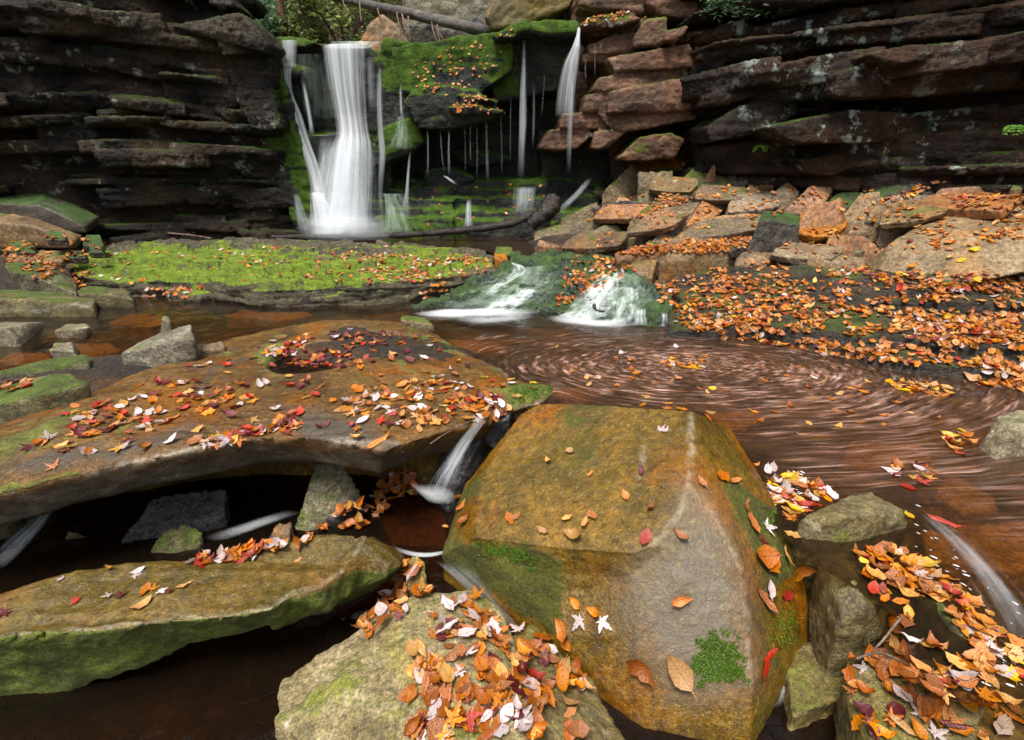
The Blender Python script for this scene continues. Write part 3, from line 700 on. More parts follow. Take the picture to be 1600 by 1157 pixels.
rock('squarish tan block in the middle row of the pile, under the humped boulder', 'talus', [(1172, 295), (1204, 299)], [(1144, 334), (1180, 332), (1204, 328)], [(1150, 318), (1202, 312)], .3, group=PILE)
rock('grey block with a vertical edge, right neighbour of the squarish tan block', 'talus_pale', [(1230, 291), (1246, 304)], [(1206, 334), (1238, 335)], [(1208, 306), (1232, 308)], .25, group=PILE)
rock('rust-topped slanted stone holding leaves behind the large rust slab', 'talus_rust', [(1265, 297), (1298, 299)], [(1234, 341), (1274, 340)], [(1234, 328), (1282, 324)], .3, group=PILE)
rock('broad olive grey block with angular right end above the leaf-topped shelf', 'talus', [(1100, 347), (1165, 336), (1197, 344)], [(1064, 379), (1100, 381), (1186, 373)], [(1064, 372), (1166, 350)], .3, group=PILE)
rock('long shelf block heaped with orange leaves at the foot of the pile', 'talus', [(1060, 377), (1182, 369)], [(1042, 414), (1092, 420), (1150, 407), (1180, 388)], [(1040, 393), (1090, 396), (1162, 391)], .35, group=PILE)
rock('low leaf-covered shelf left of the long leaf-heaped block', 'talus_rust', [(1000, 388), (1050, 383)], [(970, 407), (1032, 412)], [(966, 398), (1032, 400)], .3, group=PILE)
rock('tan cube-like rock on the leafy bank below the leaf-covered shelf', 'talus', [(995, 412), (1026, 409)], [(978, 434), (1017, 436)], [(979, 421), (1020, 417)], .2, group=PILE)
rock('small flat brown stone under the pale grey rock', 'talus', [(1034, 367), (1068, 372)], [(1018, 383), (1062, 385)], [(1022, 377), (1062, 379)], .2, group=PILE)
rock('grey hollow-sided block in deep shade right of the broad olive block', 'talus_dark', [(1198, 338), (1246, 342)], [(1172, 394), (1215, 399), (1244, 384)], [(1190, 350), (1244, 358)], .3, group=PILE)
rock('large flat-faced rust slab tilted towards the stream in mid pile', 'talus_rust', [(1268, 328), (1310, 320), (1324, 348)], [(1238, 385), (1276, 394), (1312, 386)], [(1240, 372), (1298, 376)], .3, group=PILE)
rock('small pale block at the leaf edge, front left of the large rust slab', 'talus_pale', [(1233, 384), (1264, 388)], [(1222, 407), (1246, 419), (1267, 409)], [(1221, 398), (1250, 396)], .2, group=PILE)
rock('brown brick-shaped block at the leaf edge right of the small pale block', 'talus', [(1278, 398), (1342, 406)], [(1269, 427), (1337, 432), (1346, 418)], [(1268, 406), (1336, 414)], .22, group=PILE)
rock('flat brown stone resting on the brick-shaped block', 'talus_rust', [(1300, 373), (1345, 372), (1376, 397)], [(1292, 404), (1350, 413), (1375, 410)], [(1293, 396), (1350, 401)], .25, group=PILE)
rock('upright five-sided block with olive top and dark grey front', 'talus', [(1346, 312), (1372, 308)], [(1324, 362), (1346, 380), (1372, 376)], [(1321, 341), (1374, 337)], .25, group=PILE)
rock('long grey slab lying level behind the five-sided block', 'talus', [(1405, 308), (1472, 308)], [(1376, 342), (1432, 342), (1470, 335)], [(1375, 326), (1466, 320)], .35, group=PILE)
rock('grey slab holding leaf drifts left of the biggest pale slab', 'talus', [(1437, 327), (1494, 339)], [(1380, 366), (1445, 364)], [(1388, 345), (1452, 346)], .35, group=PILE)
bm = bmesh.new(); T = [P(1373, 422, 4.55), P(1450, 438, 4.2), P(1525, 441, 4.02), P(1600, 424, 4.0), P(1760, 392, 3.95), P(1392, 380, 4.68), P(1480, 367, 4.55), P(1536, 360, 4.5), P(1640, 352, 4.4), P(1790, 345, 4.35),
     P(1430, 358, 4.95), P(1480, 335, 5.0), P(1560, 324, 5.0), P(1800, 316, 4.9)]
T += [Vector((p.x + .05, p.y + .35, p.z - .12)) for p in T[:5]] + [Vector((p.x, p.y + .1, p.z - .3)) for p in T[10:]]
hull_into(bm, T)
solid('rock', bm, .0125, M['talus_pale'], 'largest slab of the pile, pale grey front and rust top, at the right edge', 'rock', amp=.014, size=.3, chip=.012, seed=77, group=PILE)
rock('olive slab with leaves and a black gap beneath, above the largest pale slab', 'talus_rust', [(1490, 298), (1640, 298)], [(1482, 322), (1542, 338), (1640, 334)], [(1470, 303), (1535, 324), (1640, 324)], .5, group=PILE)
rock('mossy slab topmost at the right edge of the pile below the cliff', 'talus_moss', [(1560, 268), (1660, 254)], [(1554, 280), (1592, 294), (1660, 298)], [(1556, 274), (1600, 284)], .3, group=PILE)
rock('long dark beam-like slab dusted with leaves under the right cliff', 'talus_dark', [(1366, 303), (1472, 273)], [(1375, 327), (1480, 302)], [(1372, 313), (1476, 284)], .25, group=PILE)
rock('grey bedrock slab rising to the right below the right cliff', 'talus', [(1465, 263), (1560, 236), (1660, 222)], [(1488, 290), (1560, 282), (1660, 264)], [(1466, 272), (1560, 252), (1660, 236)], .3, group=PILE)
rock('small pointed dark stone behind the large rust slab', 'talus_dark', [(1310, 296), (1345, 303)], [(1294, 310), (1348, 314)], [], .2, group=PILE)
rock('small dark round stone under the humped boulder', 'talus_moss', [(1240, 286), (1265, 290)], [(1234, 300), (1268, 305)], [], .2, group=PILE)
rock('black wet knob of rock left of the leafy top slab', 'wet_dark', [(928, 266), (946, 266)], [(920, 288), (950, 291)], [], .2, group=PILE)
rock('black angular rock at the end of the dark log, above the smooth green slab', 'wet_dark', [(916, 300), (952, 303)], [(874, 338), (936, 333)], [(900, 314)], .3, group=PILE)
rock('yellow-green mossy rock above the tilted brown slab', 'talus_moss', [(1025, 294), (1040, 299)], [(998, 317), (1032, 321)], [(1006, 306)], .2, group=PILE)
rock('narrow grey upright stone beside the yellow-green mossy rock', 'talus_pale', [(1044, 278), (1057, 290)], [(1036, 306), (1057, 308)], [], .15, group=PILE)
rock('mossy lump behind the upright pointed rust stone', 'talus_moss', [(1085, 268), (1140, 272)], [(1062, 299), (1144, 300)], [(1070, 284), (1140, 286)], .3, group=PILE)
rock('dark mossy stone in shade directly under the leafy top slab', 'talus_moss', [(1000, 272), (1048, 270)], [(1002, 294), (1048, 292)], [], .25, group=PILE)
rock('thin flat stone at the leaf edge under the long leaf-heaped block', 'talus', [(1165, 396), (1213, 397)], [(1153, 413), (1207, 413)], [(1155, 404), (1207, 405)], .18, group=PILE)
rock('low dark stone half buried in leaves left of the tan cube-like rock', 'talus_dark', [(930, 398), (955, 398)], [(918, 415), (960, 418)], [], .2, group=PILE)
def flat_slab(label, mat, quad, seed, thick=.075):
    """thin broken slab lying tilted over the other stones: near left, near right, far right, far left corners as seen"""
    R = random.Random(seed); top = []
    for k, (u, v) in enumerate(quad):
        top.append(P(u, v, PG(u, v).y - (.2 if k < 2 else .14) + R.uniform(-.04, .04)))
    a, b_ = top[0].lerp(top[1], R.uniform(.35, .65)), top[1].lerp(top[2], .5)
    top += [a + Vector((0, -.05, -.012)), b_ + Vector((R.uniform(.02, .06), 0, 0)), top[3].lerp(top[0], .5) - Vector((R.uniform(.02, .06), 0, 0))]
    n = (top[1] - top[0]).cross(top[3] - top[0]).normalized(); n = n if n.z > 0 else -n
    bm = bmesh.new(); hull_into(bm, top + [t - n * thick * R.uniform(.7, 1.3) + Vector((R.uniform(-.02, .02), R.uniform(-.01, .05), 0)) for t in top])
    solid('rock', bm, .0085, M[mat], label, 'rock', amp=.006, size=.12, chip=.006, strata=.006, seed=seed, group=PILE)
for k, (lab, mat, quad) in enumerate([
    ('thin olive slab tilted down to the left across the large tilted brown slab', 'talus', [(980, 364), (1052, 352), (1094, 316), (1030, 320)]),
    ('thin tan slab lying flat above the long leaf-heaped block', 'talus', [(1062, 374), (1192, 356), (1186, 336), (1096, 344)]),
    ('thin grey slab propped over the squarish tan block', 'talus_pale', [(1138, 332), (1218, 322), (1206, 300), (1150, 304)]),
    ('thin rust slab leaning on the large flat-faced rust slab', 'talus_rust', [(1234, 362), (1302, 370), (1326, 340), (1258, 330)]),
    ('thin brown slab lying left of the biggest pale slab', 'talus', [(1374, 350), (1474, 334), (1482, 314), (1398, 313)]),
    ('thin dark slab behind the upright five-sided block', 'talus_dark', [(1296, 324), (1374, 320), (1388, 303), (1314, 300)]),
    ('thin rust-brown slab over the black wet slab at the left of the pile', 'talus_rust', [(926, 342), (1008, 338), (1014, 319), (946, 320)]),
    ('thin grey-brown slab below the upright pointed rust stone', 'talus', [(1086, 310), (1158, 312), (1164, 293), (1098, 288)]),
    ('thin tan slab at the leaf edge across the small pale block', 'talus_pale', [(1206, 398), (1300, 404), (1318, 384), (1236, 379)]),
    ('thin brown slab at the upper pool edge over the tan wedge rock', 'talus', [(876, 388), (968, 383), (980, 362), (902, 366)]),
    ('thin rust slab under the olive slab at the right edge of the pile', 'talus_rust', [(1432, 320), (1564, 330), (1606, 306), (1478, 296)]),
    ('thin olive slab just under the leafy top slab', 'talus', [(1014, 296), (1078, 300), (1090, 279), (1032, 275)])]):
    flat_slab(lab, mat, quad, 200 + k)
_R = random.Random(5)
for k in range(34):                              # small stones in the gaps
    u = _R.uniform(930, 1590); v = _R.uniform(278, 400 - max(0, (1100 - u) * .1))
    w = _R.uniform(9, 19); h = w * _R.uniform(.5, .9)
    rock('small broken stone filling a gap in the fallen stone pile', _R.choice(['talus', 'talus_rust', 'talus_dark', 'talus_moss']), [(u - w * .6, v - h), (u + w * .5, v - h * .8)],
         [(u - w, v + 2), (u + w * .1, v + 5), (u + w, v)], [(u - w * .9, v - h * .3), (u + w, v - h * .4)], .15, vox=.014, group='small stones in the gaps of the pile', name='small_stone', cat='stone')

LB = 'rocks on the left bank under the left cliff'
rock('lichen-spotted long slab under the left cliff, highest on the left bank', 'talus_dark', [(-40, 296), (70, 300), (156, 338)], [(-40, 335), (85, 348), (132, 356)], [(-40, 318), (60, 320), (120, 346)], .5, Y=5.9, group=LB, attrs=[('wear', [('area', [(-10, 300), (70, 302), (150, 340), (60, 325)], 14)])])
rock('long rust-brown slab sloping down right beneath the lichen-spotted slab', 'talus', [(-20, 328), (42, 334), (130, 366)], [(-20, 372), (42, 378), (112, 380)], [(-20, 345), (60, 355)], .4, Y=5.6, group=LB)
rock('small dark purple stone at the right end of the long rust-brown slab', 'talus_dark', [(135, 367), (156, 367)], [(128, 384), (162, 385)], [], .2, Y=5.6, group=LB)
rock('dark rounded stone in front of the long rust-brown slab', 'talus_dark', [(15, 378), (46, 376)], [(6, 395), (54, 397)], [], .25, Y=5.3, group=LB)
rock('flat grey-brown slab lying among leaves near the left edge', 'talus', [(20, 393), (112, 391)], [(8, 405), (96, 408)], [], .3, Y=5.1, group=LB)
rock('small round moss cushion stone above the mossy slanted rock', 'mossy_stone', [(62, 404), (78, 406)], [(56, 422), (82, 424)], [], .15, Y=4.95, group=LB)
rock('mossy slanted rock with flat dark top on the left bank', 'mossy_stone', [(10, 411), (76, 409), (117, 438)], [(42, 455), (98, 464), (119, 458)], [(6, 418), (42, 436), (96, 448)], .35, Y=4.6, group=LB)
rock('low mossy rock with pale waterline at the left edge of the stream', 'mossy_stone', [(-40, 452), (60, 452), (150, 464)], [(-40, 494), (62, 490), (146, 482)], [(-40, 466), (60, 468), (122, 474)], .4, Y=4.3, group=LB, attrs=[('wear', [('line', [(-10, 487), (60, 484), (140, 476), (152, 468)], 7)])])
rock('dark wet mossy rock between the low waterline rock and the green ledge', 'mossy_stone', [(130, 446), (196, 452)], [(148, 478), (208, 468)], [(120, 460), (172, 460)], .3, Y=4.6, group=LB)
for k, (u, v, w) in enumerate([(40, 392, 16), (120, 400, 14), (88, 372, 15), (150, 392, 11)]):
    rock('small stone among leaves on the left bank', 'talus_dark', [(u - w, v - w * .7), (u + w * .8, v - w * .6)], [(u - w, v + 3), (u + w, v + 3)], [], .18, Y=5.2, name='small_stone', cat='stone', group='small stones on the left bank')

ST = 'rocks in and beside the left stream'
rock('pale grey angular boulder sitting at the stream edge of the big flat slab', 'grey_rock', [(232, 528, .3), (280, 512, .26), (297, 508, .22)], [(192, 572), (214, 578), (300, 563), (311, 550, .08)], [(189, 552), (240, 555), (302, 528)], .2, vox=.012, Y=2.98, group=ST, sink=.1)
rock('small upright pale stone poking from the stream behind the grey boulder', 'grey_rock', [(255, 493), (264, 495)], [(251, 522), (267, 524)], [(253, 500), (266, 503)], .1, Y=3.55, group=ST, sink=.15)
rock('small pale stone just breaking the stream surface', 'grey_rock', [(102, 508), (134, 506)], [(86, 517), (126, 519)], [(140, 511, -.05)], .25, Y=3.75, group=ST, sink=.1)
rock('grey streaked rock entering the stream at the left edge', 'grey_rock', [(-60, 506), (66, 503)], [(-60, 540), (26, 529)], [(-60, 515), (10, 514)], .5, Y=3.55, group=ST, sink=.1)
rock('low pale stone awash in the stream nearer the slab', 'grey_rock', [(86, 537), (112, 535)], [(78, 547), (116, 549)], [], .2, Y=3.3, group=ST, sink=.1)
rock('long dark rock with leaves at the left edge, second up from the flat slab', 'mossy_stone', [(42, 570), (130, 553), (154, 562)], [(-50, 606), (46, 600), (140, 580)], [(-50, 592), (55, 582), (138, 566)], .25, vox=.013, Y=2.9, group=ST, sink=.1)
rock('thick olive slab with moss on its shaded end, overlapping the big flat slab at left', 'mossy_stone', [(-50, 612, .3), (60, 588, .3), (112, 584, .2)], [(-50, 690), (0, 672), (42, 660), (132, 612, .12)], [(-50, 642), (0, 637), (62, 620), (138, 598, .1)], .28, vox=.012, Y=2.38, group=ST, sink=.12)
rock('short brown stump-like stone beside the grey boulder', 'talus', [(314, 540), (348, 532)], [(314, 549), (351, 545)], [], .1, vox=.011, Y=3.15, group=ST)
rock('small moss-covered stone on the far corner of the big flat slab', 'talus_moss', [(628, 493), (662, 496)], [(628, 505), (668, 515), (678, 508)], [(626, 498), (672, 506)], .22, vox=.012, Y=3.75, group=ST, sink=.05)
rock('moss-capped stone at the pool end of the bright green ledge', 'talus_moss', [(776, 385), (800, 386)], [(772, 398), (802, 399)], [], .25, Y=5.75)
rock('rust-coloured slanted stone under the moss-capped stone at the cascade head', 'talus_rust', [(772, 397), (790, 397)], [(773, 422), (798, 422)], [(773, 404), (796, 412)], .2, Y=5.45)

# ------------------------------------------------------------------ long ledges
def resample(poly, step):
    out = []
    for a, b_ in zip(poly, poly[1:] + poly[:1]):
        a, b_ = Vector(a), Vector(b_); k = max(1, int((b_ - a).length / step))
        out += [a.lerp(b_, i / k) for i in range(k)]
    return out
def ledge(bm, poly, thick, layers=1, jit=.05, step=.12, grow=0., seed=0):
    """a stack of beds under one traced top edge; each bed has its own broken rim"""
    ring = resample([Vector(p) for p in poly], step)
    c = sum(ring, Vector()) / len(ring); t = thick / layers
    for k in range(layers):
        nse = fbm(np.array([[p.x * 2.2 + seed, p.y * 2.2, k * 5.3] for p in ring]), 3) * jit * 2
        r2 = []
        for p, d in zip(ring, nse):
            o = Vector((p.x - c.x, p.y - c.y, 0)).normalized()
            r2.append(p + o * (d + grow * k) - Vector((0, 0, t * k)))
        prism_into(bm, r2, [p - Vector((0, 0, t * 1.02)) for p in r2])

bm = bmesh.new()
moss_top = [PZ(105, 402, .26), PZ(160, 386, .3), PZ(260, 377, .33), PZ(420, 377, .32), PZ(600, 381, .31), PZ(770, 398, .3), PZ(768, 420, .24), PZ(720, 432, .2), PZ(650, 440, .19), PZ(560, 446, .19), PZ(480, 452, .16), PZ(400, 452, .16),
            PZ(330, 438, .18), PZ(250, 440, .15), PZ(190, 446, .12), PZ(120, 425, .2)]
ledge(bm, moss_top, .34, 4, .07, .14, .015, 3)
ledge(bm, [PZ(255, 446, .1), PZ(330, 443, .11), PZ(345, 452, .08), PZ(310, 464, .05), PZ(258, 462, .05)], .2, 2, .03, .1, 0, 8)
def moss_post(co, no):
    co = co.copy(); w = np.clip(no[:, 2], 0, 1)
    co[:, 2] += w * (.05 * fbm(co * np.array((2.2, 3.5, 0)), 4) + .03 * ridge_n(co * np.array((1.6, 5.5, 0)), 3))
    zq = co[:, 2] + .06 * fbm(co * np.array((1.3, 2.6, 0)) + 4, 4); st = np.round(zq / .07) * .07
    co[:, 2] += w * (st - zq) * .85 * (co[:, 2] > .04)
    return co
ledge_moss = solid('mossy_ledge', bm, .016, M['moss_ledge'], 'long low ledge of rock covered in bright green moss and leaves, below the falls', 'rock ledge', amp=.03, size=.2, chip=.02, strata=.045, seed=6, post=moss_post,
      attrs=[('moss', [('area', [(112, 400), (200, 385), (350, 384), (560, 400), (620, 385), (700, 386), (700, 398), (765, 412), (700, 440), (560, 462), (400, 462), (300, 455), (120, 430)], 14)])])

# right bank: dark mossy steps
bm = bmesh.new()
ledge(bm, [PZ(1040, 520, .04), PZ(1060, 470, .14), PZ(1040, 445, .2), PZ(1100, 420, .32), PZ(1240, 415, .38), PZ(1400, 425, .4), PZ(1620, 435, .4), PZ(1900, 430, .42), PZ(1900, 480, .3), PZ(1600, 475, .32), PZ(1400, 470, .3), PZ(1250, 478, .22), PZ(1200, 505, .12), PZ(1120, 518, .06)], .4, 4, .06, .12, .03, 11)
ledge(bm, [PZ(1150, 500, .13), PZ(1260, 470, .24), PZ(1450, 490, .25), PZ(1620, 500, .25), PZ(1900, 500, .25), PZ(1900, 560, .18), PZ(1600, 545, .19), PZ(1450, 535, .18), PZ(1330, 525, .15), PZ(1240, 515, .12)], .34, 4, .06, .1, .03, 12)
ledge(bm, [PZ(1220, 528, .04), PZ(1300, 520, .11), PZ(1450, 535, .13), PZ(1620, 550, .14), PZ(1900, 560, .14), PZ(1900, 640, .06), PZ(1620, 592, .07), PZ(1500, 578, .07), PZ(1400, 566, .06), PZ(1300, 545, .03)], .26, 3, .05, .1, .02, 13)
ledge_bank = solid('rock_ledge', bm, .016, M['bank_ledge'], 'dark stepped rock bank with moss and thick orange leaves on the right of the pool', 'rock ledge', amp=.025, size=.18, chip=.014, strata=.02, seed=7)

# the cascade's rock
bm = bmesh.new()
ledge(bm, [PZ(780, 420, .27), PZ(800, 398, .29), PZ(860, 394, .3), PZ(930, 402, .31), PZ(1000, 432, .26), PZ(1050, 455, .18), PZ(1050, 500, .06), PZ(1000, 503, .03), PZ(900, 492, .02), PZ(870, 486, .03), PZ(800, 482, .03), PZ(690, 478, .02), PZ(640, 478, .02), PZ(690, 460, .06), PZ(740, 436, .18)], .25, 3, .05, .12, .02, 21)
ledge(bm, [PZ(900, 420, .3), PZ(1000, 436, .27), PZ(1045, 470, .15), PZ(1045, 492, .1), PZ(980, 492, .09), PZ(930, 478, .12), PZ(890, 450, .2)], .14, 2, .03, .1, .02, 22)
def casc_post(co, no):
    co = co.copy(); up = np.clip(no[:, 2], 0, 1); co[:, 2] += up * .09 * fbm(co * np.array((3.5, 3.2, 0)), 4)
    zq = co[:, 2] + .05 * fbm(co * np.array((4, 4, 0)) + 8, 3); st = np.round(zq / .065) * .065
    co[:, 2] += up * (st - zq) * .75 * (co[:, 2] > .03); return co
casc = solid('rock_ledge', bm, .016, M['cascade_rock'], 'wet green sloping rock of the small cascade with white water sliding over it', 'rock ledge', amp=.02, size=.1, chip=.02, seed=8, post=casc_post)

# ------------------------------------------------------------------ near stones
def bump2(co, no, spots):
    co = co.copy()
    for x, y, rx, ry, ang, dep, prm in spots:
        dx, dy = co[:, 0] - x, co[:, 1] - y; c, s = math.cos(ang), math.sin(ang)
        q = np.sqrt(((dx * c + dy * s) / rx) ** 2 + ((-dx * s + dy * c) / ry) ** 2)
        k = np.clip(1 - q ** 5, 0, 1) * (no[:, 2] > .2)
        co[:, 2] -= dep * k
    return co
slab_pts = [(-330, 742, -.02), (-200, 716, .0), (-90, 692, .02), (0, 668, .04), (130, 618, .03), (200, 588, .02), (310, 552, .03), (350, 534, .03), (450, 513, .03), (520, 503, .03), (580, 501, .04), (640, 506, .03), (690, 530, .02), (740, 560, .02), (785, 577, .02), (800, 592, .03), (862, 600, .02),
            (866, 612, .02), (842, 630, .03), (795, 642, .04), (765, 660, .05), (700, 672, .08), (640, 690, .11), (600, 702, .12), (540, 692, .13), (480, 682, .13), (400, 685, .13), (330, 700, .14), (250, 716, .14), (180, 726, .13), (100, 746, .12), (0, 774, .09), (-90, 792, .08), (-220, 812, .05), (-330, 822, .02)]
bm = bmesh.new()
ring = resample([PZ(*p) for p in slab_pts], .1)
ring_s = ring; cc = sum(ring, Vector()) / len(ring)
low = [Vector((p.x + (cc.x - p.x) * .04, p.y + (.05 if p.y < cc.y else -.02), p.z - .15)) for p in ring]
prism_into(bm, ring, low)
ph1, ph2 = PZ(485, 556, .13), PZ(588, 530, .11)
def slab_post(co, no):
    co = co.copy(); up = np.clip(no[:, 2], 0, 1)
    co[:, 2] += up * (.03 * fbm(co * np.array((1.3, 1.3, 0)) + 3, 3))
    dist = np.full(len(co), 9.)
    for a_, b_ in zip(ring_s, ring_s[1:] + ring_s[:1]):
        ab = np.array((b_.x - a_.x, b_.y - a_.y)); w = co[:, :2] - np.array((a_.x, a_.y)); t = np.clip((w @ ab) / (ab @ ab), 0, 1)
        dist = np.minimum(dist, np.linalg.norm(w - t[:, None] * ab, axis=1))
    k = np.clip(dist / .35, 0, 1); co[:, 2] += up * .075 * k * (2 - k)
    dx, dy = co[:, 0] - ph1.x, co[:, 1] - ph1.y
    co[:, 2] += up * .03 * np.exp(-((dx / .55) ** 2 + (dy / .6) ** 2))
    return bump2(co, no, [(ph1.x, ph1.y, .26, .27, .15, .2, 0), (ph2.x, ph2.y, .31, .2, .1, .19, 0)])
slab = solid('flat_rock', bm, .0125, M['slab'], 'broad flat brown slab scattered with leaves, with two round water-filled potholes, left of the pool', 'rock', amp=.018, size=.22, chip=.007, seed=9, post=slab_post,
   attrs=[('stain_shade', [('area', [(120, 712), (260, 675), (300, 660), (290, 680), (180, 722)], 10), ('area', [(0, 735), (90, 700), (170, 690), (90, 735)], 9), ('area', [(440, 640), (560, 655), (620, 700), (470, 690)], 14), ('line', [(310, 615), (330, 580), (380, 560)], 7), ('area', [(-90, 812), (0, 782), (110, 754), (250, 724), (330, 708), (400, 694), (520, 700), (650, 704), (700, 690), (690, 760), (400, 770), (-90, 880)], 12)]),  # last area paints shade onto the slab's front face; the others are real marks
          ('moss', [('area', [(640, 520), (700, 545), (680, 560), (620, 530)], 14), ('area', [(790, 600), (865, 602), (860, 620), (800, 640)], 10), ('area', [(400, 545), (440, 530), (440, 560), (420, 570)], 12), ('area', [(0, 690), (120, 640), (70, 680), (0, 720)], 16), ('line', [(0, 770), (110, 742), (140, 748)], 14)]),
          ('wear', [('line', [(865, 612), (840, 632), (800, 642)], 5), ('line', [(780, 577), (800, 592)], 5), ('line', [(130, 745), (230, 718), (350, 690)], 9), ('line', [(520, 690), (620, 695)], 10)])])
for pos, r, nm in ((ph1, .27, 'pothole left'), (ph2, .31, 'pothole right')):
    me = mesh_np('pothole_water', [(pos.x + r * math.cos(a) * 1.02, pos.y + r * (1. if nm == 'pothole left' else .66) * math.sin(a), .075 if nm == 'pothole left' else .06) for a in np.linspace(0, 2 * math.pi, 40)[:-1]], [tuple(range(39))])
    tag(link('pothole_water', me, M['lower']), kind='structure')

# lower left slab
bm = bmesh.new()
c_pts = [(-400, 1000, -.2), (-260, 972, -.16), (-120, 946, -.14), (0, 928, -.13), (84, 900, -.13), (162, 885, -.13), (232, 879, -.14), (350, 868, -.13), (440, 850, -.14), (488, 836, -.15), (568, 837, -.13), (600, 850, -.17), (624, 872, -.2), (604, 894, -.2), (560, 885, -.13), (539, 892, -.1), (506, 915, -.09), (448, 934, -.08), (422, 955, -.07), (350, 966, -.07), (246, 970, -.07), (168, 982, -.06), (94, 986, -.06), (0, 993, -.05), (-120, 1000, -.06), (-280, 1014, -.1), (-400, 1040, -.18)]
ring = resample([PZ(*p) for p in c_pts], .07); cc = sum(ring, Vector()) / len(ring)
low = [Vector((p.x, p.y + (.09 if p.y < cc.y else 0), float(np.interp(p.x, [-1.9, -1.5, -1.1, -.77, -.5], [-.5, -.42, -.28, -.19, -.24])))) for p in ring]
prism_into(bm, ring, low)
pts = [PZ(*p) for p in [(545, 890, -.13), (568, 838, -.13), (622, 872, -.2), (625, 884, -.22), (584, 918, -.27), (526, 946, -.28), (430, 962, -.16), (420, 985, -.26)]]
pts += [p + Vector((0, .12, -.1)) for p in pts]; hull_into(bm, pts)
lslab = solid('flat_rock', bm, .0105, M['lower_slab'], 'thick wet olive slab with mossy green front edge, lower left foreground', 'rock', amp=.014, size=.18, chip=.007, seed=10,
   attrs=[('wear', [('line', [(-20, 993), (94, 985), (168, 981), (246, 969), (350, 964), (422, 953), (448, 932), (506, 912), (540, 888), (568, 840)], 5)]), ('moss', [('area', [(-20, 1000), (240, 980), (420, 962), (440, 990), (250, 1075), (-20, 1100)], 14), ('area', [(460, 950), (560, 900), (600, 900), (580, 920), (500, 960)], 12)])])

# big wet boulder
bm = bmesh.new(); B = []
pa, pb, pcn = PZ(842, 631, .13), PZ(1079, 762, .2), PZ(790, 844, -.06)
pn = (pb - pa).cross(pcn - pa)
def on_top(u, v):
    d = Vector(ray(u, v)); t = (pa - Vector((0, 0, CAM_H))).dot(pn) / d.dot(pn); return Vector((0, 0, CAM_H)) + d * t
for u, v in [(814, 648), (842, 631), (891, 632), (972, 643), (1080, 643), (1078, 764), (1052, 815), (1026, 852), (985, 863), (883, 857), (794, 845), (741, 840), (752, 745)]: B.append(on_top(u, v))
for u, v, z in [(1140, 670, .13), (1153, 708, .09), (1184, 740, .05), (1208, 784, .02), (1245, 845, -.08), (1262, 930, -.22), (1262, 1010, -.36),
                (1127, 828, .12), (1160, 893, .03), (1172, 1006, -.14), (1176, 1070, -.22), (692, 865, -.26), (725, 760, -.12), (696, 874, -.4), (748, 910, -.41), (790, 950, -.41), (841, 996, -.42), (891, 1036, -.42), (930, 1074, -.42), (1010, 1150, -.42), (1170, 1180, -.42)]:
    B.append(PZ(u, v, z))
print('boulder pts', [tuple(round(c, 2) for c in b_) for b_ in B[:13]])
B += [Vector((p.x, max(p.y, 1.62), -.7)) for p in B if p.z > -.3 and p.y > 1.5]
hull_into(bm, B)
def b_post(co, no):                              # the hollow under the top face's lip
    x, y, z = co[:, 0], co[:, 1], co[:, 2] - CAM_H; f = y * CP - z * SP
    k = poly_soft(800 + 800 * x / f, 533 - 800 * (y * SP + z * CP) / f, [(735, 848), (800, 852), (883, 868), (985, 875), (1030, 866), (1020, 900), (960, 960), (860, 960), (780, 905)], 34) * (no[:, 1] < .2)
    return co - no * (k * .035)[:, None]
boulder = solid('boulder', bm, .008, M['boulder'], 'big wet orange and olive boulder with faceted top and a grey streak, front centre', 'boulder', amp=.008, size=.2, chip=.004, seed=12, post=b_post,
   attrs=[('stain_shade', [('area', [(1074, 775), (1098, 790), (1130, 830), (1158, 895), (1168, 1000), (1172, 1075), (1060, 1080), (1000, 1010), (985, 900), (1010, 866), (1050, 840)], 42)]),
          ('wear', [('line', [(1080, 650), (1079, 700), (1077, 765), (1060, 800), (1040, 835), (1022, 852)], 8), ('line', [(1085, 770), (1112, 800), (1130, 830), (1150, 870), (1160, 900), (1168, 960), (1174, 1070)], 9), ('line', [(1010, 690), (1002, 730), (996, 745)], 8)]),
          ('moss', [('area', [(690, 870), (790, 850), (870, 880), (870, 980), (780, 930)], 22), ('area', [(1140, 760), (1200, 800), (1235, 870), (1200, 950), (1170, 860)], 22)])])

# pale rock with leaf pile, lower centre
bm = bmesh.new(); Dp = []
d_top = [(441, 1066, -.28), (524, 1012, -.24), (582, 980, -.21), (640, 932, -.2), (691, 927, -.2), (735, 919, -.22), (746, 934, -.22), (783, 952, -.22), (788, 990, -.2), (800, 1015, -.19), (830, 1080, -.17), (850, 1180, -.16), (700, 1200, -.15), (560, 1200, -.17), (430, 1130, -.24)]
for p in d_top: Dp.append(PZ(*p))
Dp += [PZ(650, 990, -.12), PZ(720, 1040, -.1)]
Dp += [Vector((p.x, p.y, -.7)) for p in Dp]
hull_into(bm, Dp)
drock = solid('rock', bm, .009, M['pale_rock'], 'pale rough lichen-mottled rock under a pile of brown leaves, bottom centre', 'rock', amp=.016, size=.14, chip=.01, seed=13)
bm = bmesh.new(); Dp = [PZ(*p) for p in [(788, 1003, -.3), (830, 978, -.3), (884, 1026, -.3), (926, 1066, -.3), (980, 1170, -.28), (850, 1200, -.2), (800, 1100, -.2), (780, 1040, -.22)]]
Dp += [Vector((p.x, p.y, -.7)) for p in Dp]; hull_into(bm, Dp)
drock2 = solid('rock', bm, .01, M['olive_rock'], 'olive brown rock under orange leaves between the pale rock and the big boulder', 'rock', amp=.012, size=.14, chip=.008, seed=14)

